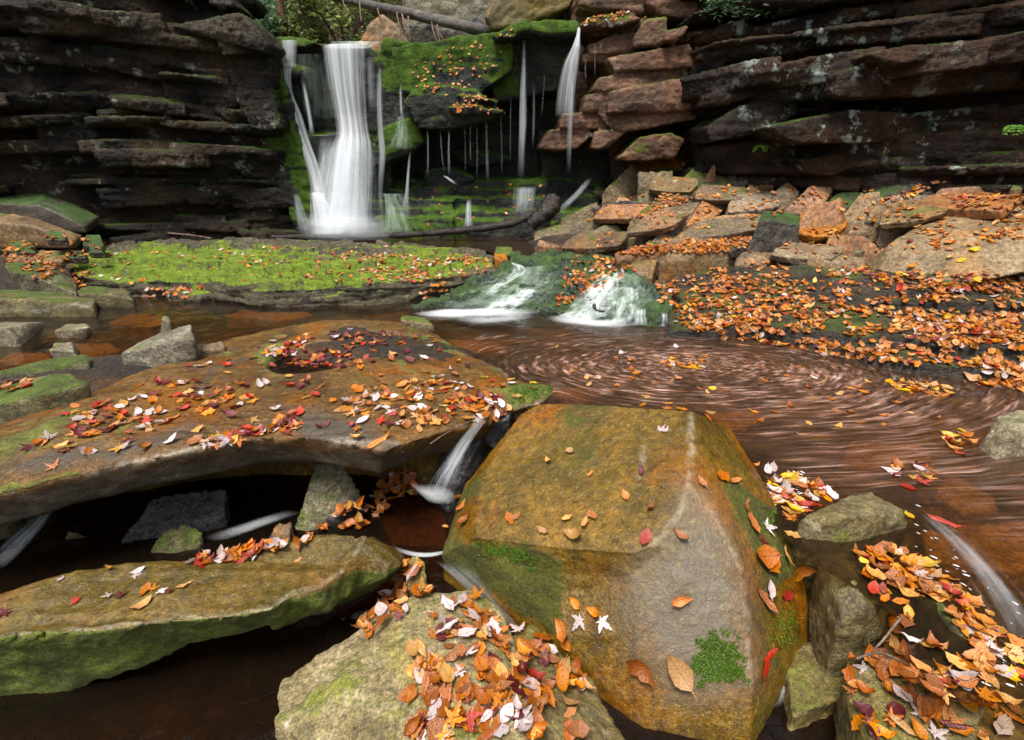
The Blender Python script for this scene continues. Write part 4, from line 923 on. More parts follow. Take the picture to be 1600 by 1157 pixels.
FR = 'stones at the front right of the pool'
def hullrock(label, mat, pts, vox=.009, base=-.4, group=FR, seed=1, amp=.012, chip=.008, attrs=(), name='rock', post=None):
    bm = bmesh.new(); q = [PZ(*p) for p in pts]; q += [Vector((p.x, p.y + .01, base)) for p in q if p.z > base + .05]
    hull_into(bm, q); return solid(name, bm, vox, M[mat], label, 'rock', amp=amp, size=.13, chip=chip, seed=seed, group=group, attrs=attrs, post=post)
hullrock('olive green angular stone in shallow water right of the big boulder', 'olive_rock', [(1244, 822, .02), (1262, 808, .05), (1324, 778, .08), (1361, 772, .09), (1413, 798, .06), (1417, 824, .0), (1352, 848, -.02), (1330, 855, -.02), (1252, 848, -.02), (1300, 812, .09), (1390, 800, .1)], seed=21,
         attrs=[('wear', [('line', [(1250, 808), (1290, 835), (1328, 854)], 4)])])
hullrock('rounded dark brown stone with a pale vein, below the olive green stone', 'olive_rock', [(1282, 872, -.08), (1310, 861, -.06), (1336, 873, -.04), (1384, 940, -.06), (1384, 996, -.16), (1355, 1018, -.26), (1322, 1014, -.28), (1276, 958, -.25), (1268, 926, -.2), (1330, 900, .0), (1350, 950, .0), (1320, 960, -.04)], seed=22,
         attrs=[('wear', [('line', [(1325, 872), (1335, 910), (1312, 980)], 7)])])
hullrock('moss-covered stone with a white water line among leaves, lower right', 'mossy_stone', [(1428, 942, -.06), (1442, 924, -.02), (1466, 940, .0), (1512, 975, .0), (1545, 1046, -.05), (1528, 1050, -.12), (1462, 978, -.1), (1430, 955, -.1), (1490, 975, .03)], seed=23,
         attrs=[('wear', [('line', [(1498, 965), (1520, 1000), (1518, 1020), (1540, 1045)], 5)])])
hullrock('square-edged grey stone at the right edge of the pool', 'grey_rock', [(1526, 706, -.02), (1546, 680, .06), (1558, 650, .12), (1600, 640, .14), (1660, 642, .14), (1660, 706, .0), (1606, 700, .02), (1550, 724, -.02), (1580, 672, .14)], base=-.2, vox=.011, seed=24)
hullrock('brown stone awash under leaves at the bottom right', 'olive_rock', [(1330, 1040, -.18), (1400, 1010, -.12), (1480, 1040, -.1), (1540, 1085, -.1), (1520, 1180, -.12), (1380, 1180, -.2), (1330, 1110, -.22)], seed=25)
hullrock('dark brown sunken stone in the gap between boulder and rounded stone', 'olive_rock', [(1215, 1000, -.34), (1300, 1005, -.34), (1330, 1080, -.3), (1240, 1120, -.33)], base=-.6, seed=26)
# sunken slabs that show through the pool
SUB = 'sunken orange slabs in the pool'
hullrock('sunken orange slab seen through the water near the right edge', 'submerged', [(1462, 772, -.045), (1478, 742, -.045), (1553, 770, -.04), (1560, 796, -.045), (1506, 803, -.05)], base=-.25, group=SUB, seed=31)
hullrock('larger sunken orange slab at the right edge, nearer than its twin', 'submerged', [(1440, 830, -.06), (1498, 820, -.05), (1640, 812, -.04), (1640, 890, -.05), (1520, 894, -.06), (1450, 870, -.07)], base=-.25, group=SUB, seed=32)
hullrock('sunken rust slab just behind the big boulder', 'submerged', [(1098, 668, -.05), (1110, 646, -.05), (1180, 640, -.05), (1206, 652, -.05), (1150, 672, -.06)], base=-.25, group=SUB, seed=33)
hullrock('long sunken rust slab under the eddy of leaves', 'submerged', [(1310, 730, -.07), (1330, 690, -.07), (1440, 690, -.06), (1455, 715, -.06), (1400, 735, -.07)], base=-.25, group=SUB, seed=34)
for k, (u, v, w, lab) in enumerate([(730, 540, 60, 'sunken brown stone off the back corner of the flat slab'), (900, 612, 45, 'sunken stone by the right tip of the flat slab'), (130, 545, 60, 'sunken orange stone in the left stream, nearest its pale stones'), (420, 490, 70, 'sunken brown stone in the left stream below the mossy ledge'),
                                    (220, 500, 50, 'sunken olive stone in mid left stream'), (40, 560, 45, 'sunken amber stone at the left edge of the stream')]):
    hullrock(lab, 'submerged', [(u - w, v + 4, -.06), (u - w * .4, v - 9, -.05), (u + w * .7, v - 8, -.05), (u + w, v + 3, -.06), (u + w * .3, v + 12, -.06)], base=-.25, group=SUB, vox=.015, seed=40 + k)

# stones in the gap under the flat slab
UN = 'stones in the shaded channel under the flat slab'
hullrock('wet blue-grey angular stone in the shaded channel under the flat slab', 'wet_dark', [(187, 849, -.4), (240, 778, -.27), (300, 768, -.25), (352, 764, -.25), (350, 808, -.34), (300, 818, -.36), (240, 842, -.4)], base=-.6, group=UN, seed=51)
hullrock('round mossy stone with stuck leaves in front of the blue-grey stone', 'mossy_stone', [(236, 862, -.4), (258, 829, -.33), (290, 819, -.31), (317, 832, -.34), (313, 852, -.38), (268, 868, -.41)], base=-.6, group=UN, seed=52)
hullrock('small brown stone ringed by water left of the round mossy stone', 'talus', [(98, 844, -.4), (108, 829, -.36), (134, 828, -.36), (137, 840, -.4)], base=-.6, group=UN, seed=53)
hullrock('dark mossy upright stone holding up the flat slab', 'mossy_stone', [(462, 826, -.4), (476, 780, -.28), (496, 722, -.12), (520, 716, -.1), (536, 722, -.12), (562, 768, -.26), (530, 806, -.36), (486, 830, -.4)], base=-.6, group=UN, seed=54)
hullrock('thin grey slab leaning against the mossy upright stone', 'wet_dark', [(492, 810, -.36), (556, 768, -.26), (568, 774, -.28), (528, 814, -.36)], base=-.6, group=UN, seed=55)
hullrock('small tan stone between the channel and the olive slab', 'talus', [(420, 838, -.37), (436, 817, -.33), (456, 815, -.33), (452, 838, -.37)], base=-.6, group=UN, seed=56)
hullrock('mossy green wedge at the left edge under the flat slab', 'mossy_stone', [(-60, 790, -.22), (28, 782, -.24), (10, 830, -.36), (-60, 860, -.4)], base=-.6, group=UN, seed=57)
hullrock('small brown upright stone in the gap below the little fall', 'olive_rock', [(632, 880, -.28), (650, 866, -.25), (664, 876, -.25), (668, 925, -.34), (640, 925, -.36)], base=-.6, group=UN, seed=58)
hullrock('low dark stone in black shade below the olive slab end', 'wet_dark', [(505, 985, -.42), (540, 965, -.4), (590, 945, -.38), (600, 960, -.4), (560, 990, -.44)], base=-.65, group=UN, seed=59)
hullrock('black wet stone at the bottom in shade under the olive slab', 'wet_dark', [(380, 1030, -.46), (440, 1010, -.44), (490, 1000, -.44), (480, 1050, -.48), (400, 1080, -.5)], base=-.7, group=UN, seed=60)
hullrock('orange-brown sunken stone in the little pool under the small fall', 'submerged', [(590, 800, -.43), (625, 765, -.42), (690, 770, -.42), (700, 855, -.43), (615, 850, -.44)], base=-.6, group=UN, seed=61)
hullrock('dark wedge holding leaves where the flat slab meets the big boulder', 'wet_dark', [(748, 652, .03), (768, 630, .07), (800, 632, .07), (795, 655, .03), (770, 662, .01)], base=-.15, group=None, seed=62)
hullrock('dark wet rock lip the small fall slides over', 'wet_dark', [(700, 685, -.06), (735, 662, -.03), (760, 668, -.03), (735, 720, -.16), (700, 790, -.36), (672, 770, -.36)], base=-.6, group=None, seed=63)
print('rocks done', round(time.time() - T0, 1), NROCK[0])

# ------------------------------------------------------------------ rocks and trees beyond the lip of the falls
def bgrock(label, mat, polys, Y, depth, seed, name='rock', vox=.025, amp=.03):
    bm = bmesh.new()
    for poly in polys: face_block(bm, poly, Y, depth)
    return solid(name, bm, vox, M[mat], label, 'rock', amp=amp, size=.3, chip=.02, seed=seed)
bgrock('pale grey weathered cliff block high behind the leaning log', 'grey_rock', [[(632, -90), (775, -90), (772, 20), (750, 70), (640, 75), (628, 30)]], 9.6, 1.6, 71)
bgrock('rounded olive boulder perched above the mossy crest block', 'olive_rock', [[(758, 28), (775, -12), (800, -45), (870, -60), (905, -30), (890, 10), (850, 30), (800, 46), (768, 48)]], 8.3, 1.0, 72)
bgrock('brown boulder with dark mossy underside at the lip of the main fall', 'talus', [[(560, 68), (580, 35), (598, 22), (620, 40), (642, 72), (630, 84), (575, 84)]], 8.2, .6, 73)
bgrock('black shaded rock behind the leaning log, beside the olive boulder', 'talus_dark', [[(640, 40), (700, 30), (790, 20), (800, 70), (640, 78)]], 8.9, .8, 74)
bgrock('dark shaded rock right of the olive boulder above the thin fall', 'talus_dark', [[(870, -60), (930, -80), (940, 10), (906, 40), (880, 30)]], 8.5, 1.0, 75)

def tube_into(bm, pts, radii, n=10, seed=0, wob=.12):
    R = np.random.default_rng(seed); rings = []
    for i, (p, r) in enumerate(zip(pts, radii)):
        a = pts[max(i - 1, 0)]; b_ = pts[min(i + 1, len(pts) - 1)]
        t = (Vector(b_) - Vector(a)).normalized()
        s = t.cross(Vector((.31, .17, .93))).normalized(); q = t.cross(s)
        rings.append([bm.verts.new(Vector(p) + (s * math.cos(k * 2 * math.pi / n) + q * math.sin(k * 2 * math.pi / n)) * r * (1 + R.uniform(-wob, wob))) for k in range(n)])
    for a, b_ in zip(rings[:-1], rings[1:]):
        for k in range(n): bm.faces.new((a[k], a[(k + 1) % n], b_[(k + 1) % n], b_[k]))
    bm.faces.new(rings[0][::-1]); bm.faces.new(rings[-1])
def spline(pts, n):
    pts = [Vector(p) for p in pts]; out = []
    for i in range(len(pts) - 1):
        p0 = pts[max(i - 1, 0)]; p1, p2 = pts[i], pts[i + 1]; p3 = pts[min(i + 2, len(pts) - 1)]
        for k in range(n):
            t = k / n
            out.append(.5 * ((2 * p1) + (p2 - p0) * t + (2 * p0 - 5 * p1 + 4 * p2 - p3) * t * t + (3 * p1 - p0 - 3 * p2 + p3) * t ** 3))
    out.append(pts[-1]); return out
def tube(name, pts, r0, r1, mat, parent=None, n=10, seg=8, seed=0, wob=.12):
    bm = bmesh.new(); q = spline(pts, seg)
    tube_into(bm, q, [r0 + (r1 - r0) * i / (len(q) - 1) for i in range(len(q))], n, seed, wob)
    me = bpy.data.meshes.new(name); bm.normal_update(); bm.to_mesh(me); bm.free(); me.shade_smooth()
    return link(name, me, mat, parent)

log = tube('fallen_tree', [P(470, -22, 8.8), P(560, 4, 8.5), P(650, 24, 8.35), P(762, 50, 8.0)], .055, .075, M['bark_grey'], n=12, seed=1)
tag(log, 'bare grey tree trunk leaning down to the right across the top of the falls', 'log')
for k, (u, v, du, dv) in enumerate([(535, -2, 12, 24), (562, 3, 3, 32), (590, 14, 8, 18), (620, 20, 10, 32), (628, 22, 14, 26), (638, 26, 4, 48), (674, 32, 12, 40), (680, 33, 34, 78), (682, 34, 16, 36)]):
    tube('branch', [P(u, v, 8.25), P(u + du * .3, v + dv * .5, 8.12), P(u + du, v + dv, 8.05)], .012, .006, M['twig'], log, n=5, seg=5, seed=k)
wlog = tube('driftwood_log', [P(425, 371, 6.95), P(500, 370, 6.85), P(600, 369, 6.75), (P(690, 363, 6.8)), P(760, 356, 6.75), P(805, 347, 6.75), P(842, 330, 6.75)], .03, .055, M['bark_black'], n=10, seed=3)
tag(wlog, 'long black wet log lying along the foot of the falls in the upper pool', 'log')
_R = random.Random(9)
for k in range(9):
    u = _R.choice([575, 580, 592, 600, 607, 612, 540, 660, 720]) + _R.uniform(-5, 5); v = 368 - max(0, (u - 640) * .06)
    tube('branch_stub', [P(u, v, 6.75), P(u + _R.uniform(-4, 4), v - _R.uniform(4, 9), 6.72)], .012, .005, M['bark_black'], wlog, n=5, seg=2, seed=k)
stump = tube('driftwood_stump', [P(828, 352, 6.7), P(845, 338, 6.72), P(858, 326, 6.8), P(862, 318, 6.95)], .08, .13, M['bark_black'], n=12, seed=6, wob=.25)
tag(stump, 'black wet broken stump end at the right end of the long wet log', 'log')
stick = tube('stick', [P(255, 364, 6.7), P(300, 368, 6.6), P(330, 373, 6.55)], .012, .01, M['bark_red'], n=6)
tag(stick, 'thin reddish stick lying on the far edge of the bright mossy ledge', 'stick')
for k, (pp, lab) in enumerate([([(745, 654, .07), (700, 676, .12), (672, 694, .14)], 'thin dark twig among leaves by the right front of the flat slab'), ([(1408, 965, .02), (1380, 1000, -.02), (1366, 1015, -.05)], 'short brown twig across leaves beside the rounded stone'),
                               ([(1338, 1030, -.1), (1375, 1020, -.07), (1420, 1040, -.07)], 'curved brown twig on the leaves at the bottom right')]):
    s = tube('twig', [PZ(*p) for p in pp], .004, .003, M['twig'], n=6, seed=k); tag(s, lab, 'twig')

def leaf_cloud(pts, size, rng, flat=.5, aspect=.45):
    """many small leaf blades at the given points"""
    n = len(pts); pts = np.asarray(pts)
    d = rng.normal(size=(n, 3)); d[:, 2] *= flat; d /= np.linalg.norm(d, axis=1)[:, None]
    s = np.cross(d, rng.normal(size=(n, 3))); s /= np.linalg.norm(s, axis=1)[:, None]
    L = size * rng.uniform(.6, 1.3, n)[:, None]; w = L * aspect
    up = np.cross(d, s)
    v = np.stack([pts - d * L * .5, pts + s * w * .5 - up * L * .06, pts + d * L * .5, pts - s * w * .5 - up * L * .06], 1).reshape(-1, 3)
    f = np.arange(n * 4).reshape(-1, 4)
    return v, f
def fol_mat(name, c1, c2, c3):
    b = NB(name); geo = b.node('ShaderNodeNewGeometry')
    col = b.ramp(geo.outputs['Random Per Island'], [(0, c1), (.55, c2), (1, c3)])
    bs = b.node('ShaderNodeBsdfPrincipled', {'Base Color': col, 'Roughness': .35}); tl = b.node('ShaderNodeBsdfTranslucent', {'Color': col})
    m = b.node('ShaderNodeMixShader', {0: .3}); b.l.new(bs.outputs[0], m.inputs[1]); b.l.new(tl.outputs[0], m.inputs[2]); b.surface(m.outputs[0]); return b.m
M['fol_cool'] = fol_mat('foliage_cool', (.04, .1, .045), (.12, .24, .12), (.26, .38, .2))
M['fol_warm'] = fol_mat('foliage_warm', (.07, .1, .025), (.18, .23, .06), (.38, .38, .1))
M['fol_fern'] = fol_mat('foliage_fern', (.06, .16, .01), (.12, .28, .02), (.2, .38, .03))
M['moss_tuft'] = fol_mat('moss_tuft', (.02, .05, .003), (.08, .17, .008), (.2, .36, .02))
rs = np.random.default_rng(31)
def shrub(label, x, y, z, r, h, mat, n=1400, size=.11, name='rhododendron_shrub', group='shrubs on the slope above the falls'):
    e = bpy.data.objects.new(name, None); COL.objects.link(e); e.location = (x, y, z); tag(e, label, 'shrub', group)
    cl = rs.normal(size=(22, 3)) * np.array((r * .5, r * .45, h * .3)) + np.array((0, 0, h * .55)); cl[:, 2] = np.clip(cl[:, 2], .1, None)
    p = cl[rs.integers(0, 22, n)] + rs.normal(size=(n, 3)) * r * .17
    v, f = leaf_cloud(p, size, rs)
    link('foliage', mesh_np('foliage', v, f, False), M[mat], e)
    bm = bmesh.new()
    for k in range(7):
        q = cl[k * 3]; tube_into(bm, [Vector((0, 0, -.3)), Vector((q[0] * .4, q[1] * .4, q[2] * .5)), Vector(q)], [.03, .022, .01], 5, k)
    me = bpy.data.meshes.new('stems'); bm.to_mesh(me); bm.free(); link('stems', me, M['bark_red'], e)
def on_slope(u, v_base, Y):
    p = P(u, v_base, Y); return p.x, Y, float(slope_z(np.array([p.x]), np.array([Y]))[0])
for u, Y, r, h, mat, lab, n in [
    (395, 9.6, .7, 1.0, 'fol_cool', 'leafy evergreen shrub just beyond the left cliff top, nearest the pale shelf', 1500), (440, 10.3, .6, 1.1, 'fol_cool', 'cool green shrub growing around the two reddish trunks', 1400), (490, 9.9, .55, .9, 'fol_warm', 'low olive shrub above the main fall, right of the trunks', 1400),
    (540, 10.2, .6, 1.0, 'fol_warm', 'yellowish olive shrub above the crest of the main fall', 1400), (590, 10.8, .6, 1.1, 'fol_warm', 'thin olive shrub behind the brown boulder at the lip', 1000), (360, 11.5, .9, 2.0, 'fol_cool', 'tall dark evergreen shrub behind the left cliff top', 1800),
    (460, 12.2, .9, 1.8, 'fol_cool', 'tall bluish evergreen shrub up the slope behind the two trunks', 1800), (530, 12.6, .9, 1.9, 'fol_warm', 'tall pale olive shrub up the slope in the middle', 1800), (600, 13.2, 1.0, 2.0, 'fol_cool', 'tall green shrub up the slope, left of the grey cliff block', 1800)]:
    x, y, z = on_slope(u, 70, Y); shrub(lab, x, y, z - .1, r, h, mat, n)
p = []
for k in range(26):
    x = rs.uniform(-9, 2.5); y = rs.uniform(14.5, 21); z = float(slope_z(np.array([x]), np.array([y]))[0])
    c = np.array((x, y, z + rs.uniform(.5, 2.2))); p.append(c + rs.normal(size=(900, 3)) * np.array((.9, .8, .7)))
v, f = leaf_cloud(np.concatenate(p), .16, rs)
tag(link('far_undergrowth', mesh_np('far_undergrowth', v, f, False), M['fol_cool']), 'mass of dim green undergrowth far up the wooded slope', 'undergrowth', kind='stuff')
for u, Y, r, lab, hgt in [(443, 10.0, .085, 'straight reddish tree trunk above the falls, left of two', 7.5), (461, 10.4, .08, 'straight reddish tree trunk above the falls, right of two', 7.8), (608, 11.5, .05, 'slender pale tree behind the brown boulder at the lip', 6.5), (627, 10.6, .035, 'thinnest young tree in front of the grey cliff block', 5.)]:
    x, y, z = on_slope(u, 60, Y)
    e = bpy.data.objects.new('tree', None); COL.objects.link(e); e.location = (x, y, z); tag(e, lab, 'tree', 'trees above the falls')
    tube('trunk', [(0, 0, -.3), (.02, 0, hgt * .3), (-.03, .02, hgt * .65), (.02, 0, hgt)], r, r * .4, M['bark_red'], e, n=10, seed=int(u), wob=.06)
    bm = bmesh.new(); cl = []
    for k in range(10):
        a = k * 2.4; zz = hgt * (.5 + .045 * k); q = Vector((math.cos(a) * 1.3, math.sin(a) * 1.3, zz + .7)); cl.append(q)
        tube_into(bm, [Vector((0, 0, zz)), q * .5 + Vector((0, 0, zz * .5 - .05)), q], [r * .3, r * .2, .008], 5, k)
    me = bpy.data.meshes.new('limbs'); bm.to_mesh(me); bm.free(); link('limb', me, M['bark_red'], e)
    cl = np.array([tuple(q) for q in cl] + [(0, 0, hgt)]); pp = cl[rs.integers(0, 11, 1800)] + rs.normal(size=(1800, 3)) * .4
    v, f = leaf_cloud(pp, .12, rs); link('crown', mesh_np('crown', v, f, False), M['fol_warm'], e)
# hanging evergreen sprigs on the right cliff, small ferns
def fern(label, u, v, Y, s, nf=6, seed=0):
    c = P(u, v, Y); R = np.random.default_rng(seed)
    e = bpy.data.objects.new('fern', None); COL.objects.link(e); e.location = c; tag(e, label, 'fern', 'small ferns on the right cliff')
    for k in range(nf):
        a = R.uniform(-2.6, -.4) if k else -1.6; L = s * R.uniform(.7, 1.1)
        d = np.array((math.cos(a), math.sin(a) * .6, 0)); pts = []; fc = []
        for i in range(9):
            t = i / 9; q = d * L * t + np.array((0, 0, L * (.9 * t - 1.3 * t * t))); w = L * .28 * math.sin(math.pi * min(1, t * .85 + .12))
            sd = np.array((-d[1], d[0], 0)); sd = sd / np.linalg.norm(sd)
            for sg in (-1, 1):
                b0 = len(pts); pts += [q, q + d * L * .05 + sd * sg * w * .5 + np.array((0, 0, .01)), q + d * L * .06 + sd * sg * w - np.array((0, 0, w * .2)), q + d * L * .09]; fc.append((b0, b0 + 1, b0 + 2, b0 + 3))
        link('frond', mesh_np('frond', pts, fc, False), M['fol_fern'], e)
fern('tiny bright green fern at the base of the right cliff beside the humped boulder', 1192, 232, 6.15, .16, 6, 1)
fern('bright green fern hanging on the right cliff near the right edge', 1584, 203, 5.05, .2, 6, 2)
p = []
for k in range(9):
    c = np.array(P(1125 + k * 9, -14 + (k % 3) * 9, 6.35)); p.append(c + rs.normal(size=(160, 3)) * np.array((.1, .08, .07)))
v, f = leaf_cloud(np.concatenate(p), .07, rs, aspect=.3)
tag(link('evergreen_sprig', mesh_np('evergreen_sprig', v, f, False), M['fol_cool']), 'dark blue-green evergreen sprigs hanging over the top of the right cliffs', 'shrub')

# ------------------------------------------------------------------ ray casting on what is built so far
def bvh_of(objs):
    vs, fs, off = [], [], 0
    for o in objs:
        me = o.data; c = coords(me); vs.append(c)
        me.calc_loop_triangles(); t = np.empty(len(me.loop_triangles) * 3, np.int32); me.loop_triangles.foreach_get('vertices', t)
        fs.append(t.reshape(-1, 3) + off); off += len(c)
    return BVHTree.FromPolygons(np.concatenate(vs).tolist(), np.concatenate(fs).tolist())
CAMV = Vector((0, 0, CAM_H))
BV = bvh_of(SOLID)
WAT = [o for o in COL.objects if o.name.startswith(('pool_water', 'upper_pool', 'lower_stream', 'pothole'))]
BVW = bvh_of(SOLID + WAT)
def hit(u, v, bv=None):
    d = Vector(ray(u, v)).normalized()
    return (bv or BVW).ray_cast(CAMV, d)
print('bvh', round(time.time() - T0, 1))

# ------------------------------------------------------------------ falling water
def set_uv_along(me, uvs, along, dens):
    ul = me.uv_layers.new(name='UVMap')
    li = np.empty(len(me.loops), np.int32); me.loops.foreach_get('vertex_index', li)
    ul.data.foreach_set('uv', np.asarray(uvs, np.float32)[li].ravel())
    set_attr(me, 'along', along); set_attr(me, 'dens', dens)
def grid_faces(n, m):
    return [(i * m + j, i * m + j + 1, (i + 1) * m + j + 1, (i + 1) * m + j) for i in range(n - 1) for j in range(m - 1)]
FALLS = 'strands of the waterfall'
def strand(label, pts, mat='veil', dens=1., m=9, seg=10, bulge=.3, name='waterfall', layers=1, group=FALLS, dens2=None):
    """pts: (u, v, width px, depth Y); the water hangs as a curved veil, thicker in the middle"""
    q = spline([Vector((p[0], p[1], p[2])) for p in pts], seg); yy = np.interp(np.linspace(0, 1, len(q)), np.linspace(0, 1, len(pts)), [p[3] for p in pts])
    dd = np.linspace(dens, dens if dens2 is None else dens2, len(q))
    V, UV, AL, DE, F = [], [], [], [], []
    for lay in range(layers):
        base = len(V); length = 0; prev = None
        for i, c in enumerate(q):
            ctr = P(c.x, c.y, yy[i]); length += (ctr - prev).length if prev else 0; prev = ctr
            wm = (P(c.x + c.z / 2, c.y, yy[i]) - P(c.x - c.z / 2, c.y, yy[i])).length
            for j in range(m):
                t = j / (m - 1); a = math.sin(math.pi * t)
                pt = P(c.x + (t - .5) * c.z, c.y, yy[i]); pt.y -= (a * bulge * wm * .5) - lay * .05
                V.append(pt); UV.append((t + lay * 3.3, length)); AL.append(i / (len(q) - 1)); DE.append(dd[i])
        F += [tuple(k + base for k in f) for f in grid_faces(len(q), m)]
    me = mesh_np(name, V, F); set_uv_along(me, UV, AL, DE)
    o = link(name, me, M[mat]); tag(o, label, 'waterfall', group); return o
strand('main broad white curtain of the waterfall in the centre of the left part', [(537, 70, 64, 7.42), (537, 80, 68, 7.38), (541, 130, 62, 7.35), (547, 180, 54, 7.33), (550, 208, 54, 7.28), (549, 228, 64, 7.22), (546, 262, 72, 7.17), (543, 302, 80, 7.1), (540, 345, 84, 6.98), (540, 371, 92, 6.93)], dens=1., m=21, dens2=1.3)
strand('soft outer veil in front of the lower half of the main curtain', [(548, 214, 70, 7.2), (546, 250, 100, 7.12), (540, 300, 104, 7.03), (539, 372, 120, 6.88)], 'veil_thin', .9, m=15, dens2=1.1)
strand('short upper leap of the leftmost strand', [(452, 63, 26, 7.4), (452, 85, 25, 7.35), (452, 107, 24, 7.33)], dens=.6)
strand('leftmost long strand running down the green rock edge', [(449, 104, 16, 7.33), (449, 125, 13, 7.3), (453, 150, 13, 7.3), (462, 182, 22, 7.28), (474, 220, 22, 7.25), (487, 255, 22, 7.2), (496, 290, 24, 7.16), (500, 312, 28, 7.1)], dens=1.)
strand('white fan at the bottom left where the leftmost strand spreads out', [(496, 300, 24, 7.14), (506, 325, 44, 7.05), (514, 350, 58, 6.98), (518, 370, 62, 6.95)], dens=1.1, m=11)
strand('thin slanting strand between the leftmost strand and the main curtain', [(474, 126, 7, 7.3), (480, 160, 8, 7.28), (486, 195, 9, 7.26), (488, 212, 12, 7.24)], 'veil_thin', 1.5)
strand('pale water sliding over the rock step left of the main curtain', [(480, 213, 10, 7.3), (500, 212, 12, 7.27), (520, 211, 14, 7.26), (540, 210, 16, 7.25)], 'veil_thin', 1.2)
strand('veil falling from the rock step to the left of the main curtain', [(512, 212, 34, 7.25), (510, 240, 36, 7.22), (508, 280, 34, 7.18), (512, 320, 32, 7.1)], 'veil_thin', .5)
strand('slim strand right of the main curtain, falling past the green wedge', [(594, 104, 5, 7.25), (593, 122, 10, 7.22), (593, 170, 11, 7.2), (595, 210, 10, 7.18), (597, 245, 12, 7.15), (594, 300, 10, 7.1), (597, 360, 12, 6.98)], 'veil_thin', 1.15)
strand('faint fan of water over the green wedge', [(626, 182, 12, 7.25), (628, 205, 30, 7.18), (622, 235, 46, 7.12)], 'sheen', 1.)
strand('faint threads over dark rock between main curtain and slim strand', [(578, 85, 14, 7.4), (580, 130, 16, 7.38), (582, 180, 18, 7.36)], 'veil_thin', .5)
strand('thin thread beside the green wedge falling to the apron', [(626, 130, 5, 7.15), (627, 165, 6, 7.15), (629, 185, 8, 7.14)], 'veil_thin', .9)
strand('wispy thread right of the green wedge', [(641, 236, 5, 7.2), (638, 270, 5, 7.18), (635, 310, 9, 7.1), (630, 345, 26, 7.0)], 'veil_thin', .9)
LRT = random.Random(4)
for k, (u0, v0, u1, v1, w, Y) in enumerate([(688, 200, 694, 280, 4, 7.25), (702, 200, 702, 272, 5, 7.25), (726, 192, 727, 280, 3, 7.2), (735, 190, 736, 270, 3, 7.2), (745, 186, 745, 282, 3, 7.2), (760, 180, 762, 288, 6, 7.25), (782, 170, 784, 280, 4, 7.3), (798, 150, 797, 270, 3, 7.3), (834, 125, 832, 240, 5, 7.35), (668, 202, 668, 275, 4, 7.2), (852, 105, 846, 190, 3, 7.4), (930, 66, 930, 120, 3, 7.0), (915, 90, 916, 140, 3, 7.0)]):
    strand('hair-thin thread of water dripping across the dark grotto', [(u0, v0, w * .7, Y), (u0 + (u1 - u0) * .5 + LRT.uniform(-1, 1), (v0 + v1) / 2, w * LRT.uniform(.6, 1.1), Y), (u1, v1 + LRT.uniform(-25, 8), w * 1.1, Y)], 'veil_thin', LRT.uniform(.3, .6), m=5, name='water_thread', group='thin threads of water across the grotto')
strand('tall slim fall in front of the grotto, left of the right-hand fall', [(819, 60, 7, 7.1), (819, 100, 9, 7.1), (818, 140, 13, 7.1), (817, 190, 14, 7.1), (815, 240, 12, 7.08), (814, 284, 14, 7.05)], 'veil_thin', .55, dens2=1.5)
strand('right-hand fall spurting over the crest beside the reddish blocks', [(905, 42, 5, 7.1), (903, 58, 8, 7.05), (900, 74, 15, 7.0), (893, 100, 27, 6.98), (887, 135, 32, 6.97), (884, 165, 34, 6.96), (884, 185, 36, 6.96)], dens=1.25, m=11, dens2=.3)
strand('long tail of the right-hand fall down to the black rock', [(892, 90, 10, 6.95), (892, 150, 10, 6.95), (890, 210, 9, 6.95), (888, 275, 8, 6.93)], 'veil_thin', 1.3, dens2=.6)
strand('squat white spill on the wet apron under the grotto', [(733, 311, 10, 7.12), (732, 325, 11, 7.08), (732, 345, 13, 7.02), (733, 364, 24, 6.96)], 'veil_thin', 1.2)
strand('veil over the squarish ledge on the wet apron', [(820, 291, 40, 7.3), (820, 300, 40, 7.22), (818, 320, 38, 7.15), (815, 340, 34, 7.1)], 'veil_thin', .9)
strand('diagonal white run at the right end of the apron', [(922, 278, 12, 7.1), (905, 300, 14, 7.0), (885, 320, 16, 6.9), (872, 334, 18, 6.85)], 'veil_thin', .8)
strand('short white streak under the grotto lip', [(693, 274, 8, 7.4), (703, 281, 8, 7.35), (712, 288, 8, 7.3)], 'veil_thin', 1.1)
strand('white threads where the wedge water meets the apron', [(612, 302, 44, 7.1), (618, 330, 50, 7.0), (625, 368, 70, 6.92)], 'sheen', 1.3)
strand('thin water sheet down the left side of the wall', [(462, 300, 12, 7.2), (470, 335, 20, 7.1), (480, 368, 30, 6.97)], 'veil_thin', .7)
strand('soft white spray at the foot of the main curtain', [(545, 330, 150, 6.92), (550, 352, 170, 6.85), (552, 374, 190, 6.83)], 'mist', 1., name='spray')
strand('thin water over the green rock left of the main curtain', [(485, 85, 50, 7.45), (490, 130, 60, 7.43), (500, 190, 60, 7.4)], 'sheen', .35)
def crest():
    V = []; UV = []
    for i in range(8):
        for j in range(12):
            t = j / 11; V.append(P(500 + 95 * t + i * 2.0, 76 - i * 1.6, 7.4 + i * .11)); UV.append((t, i * .1))
    me = mesh_np('waterfall', V, grid_faces(8, 12)); set_uv_along(me, UV, [.3] * len(V), [.8] * len(V))
    tag(link('waterfall', me, M['veil_thin']), 'pale sheet of water gathering at the crest above the main curtain', 'waterfall', FALLS)
crest()

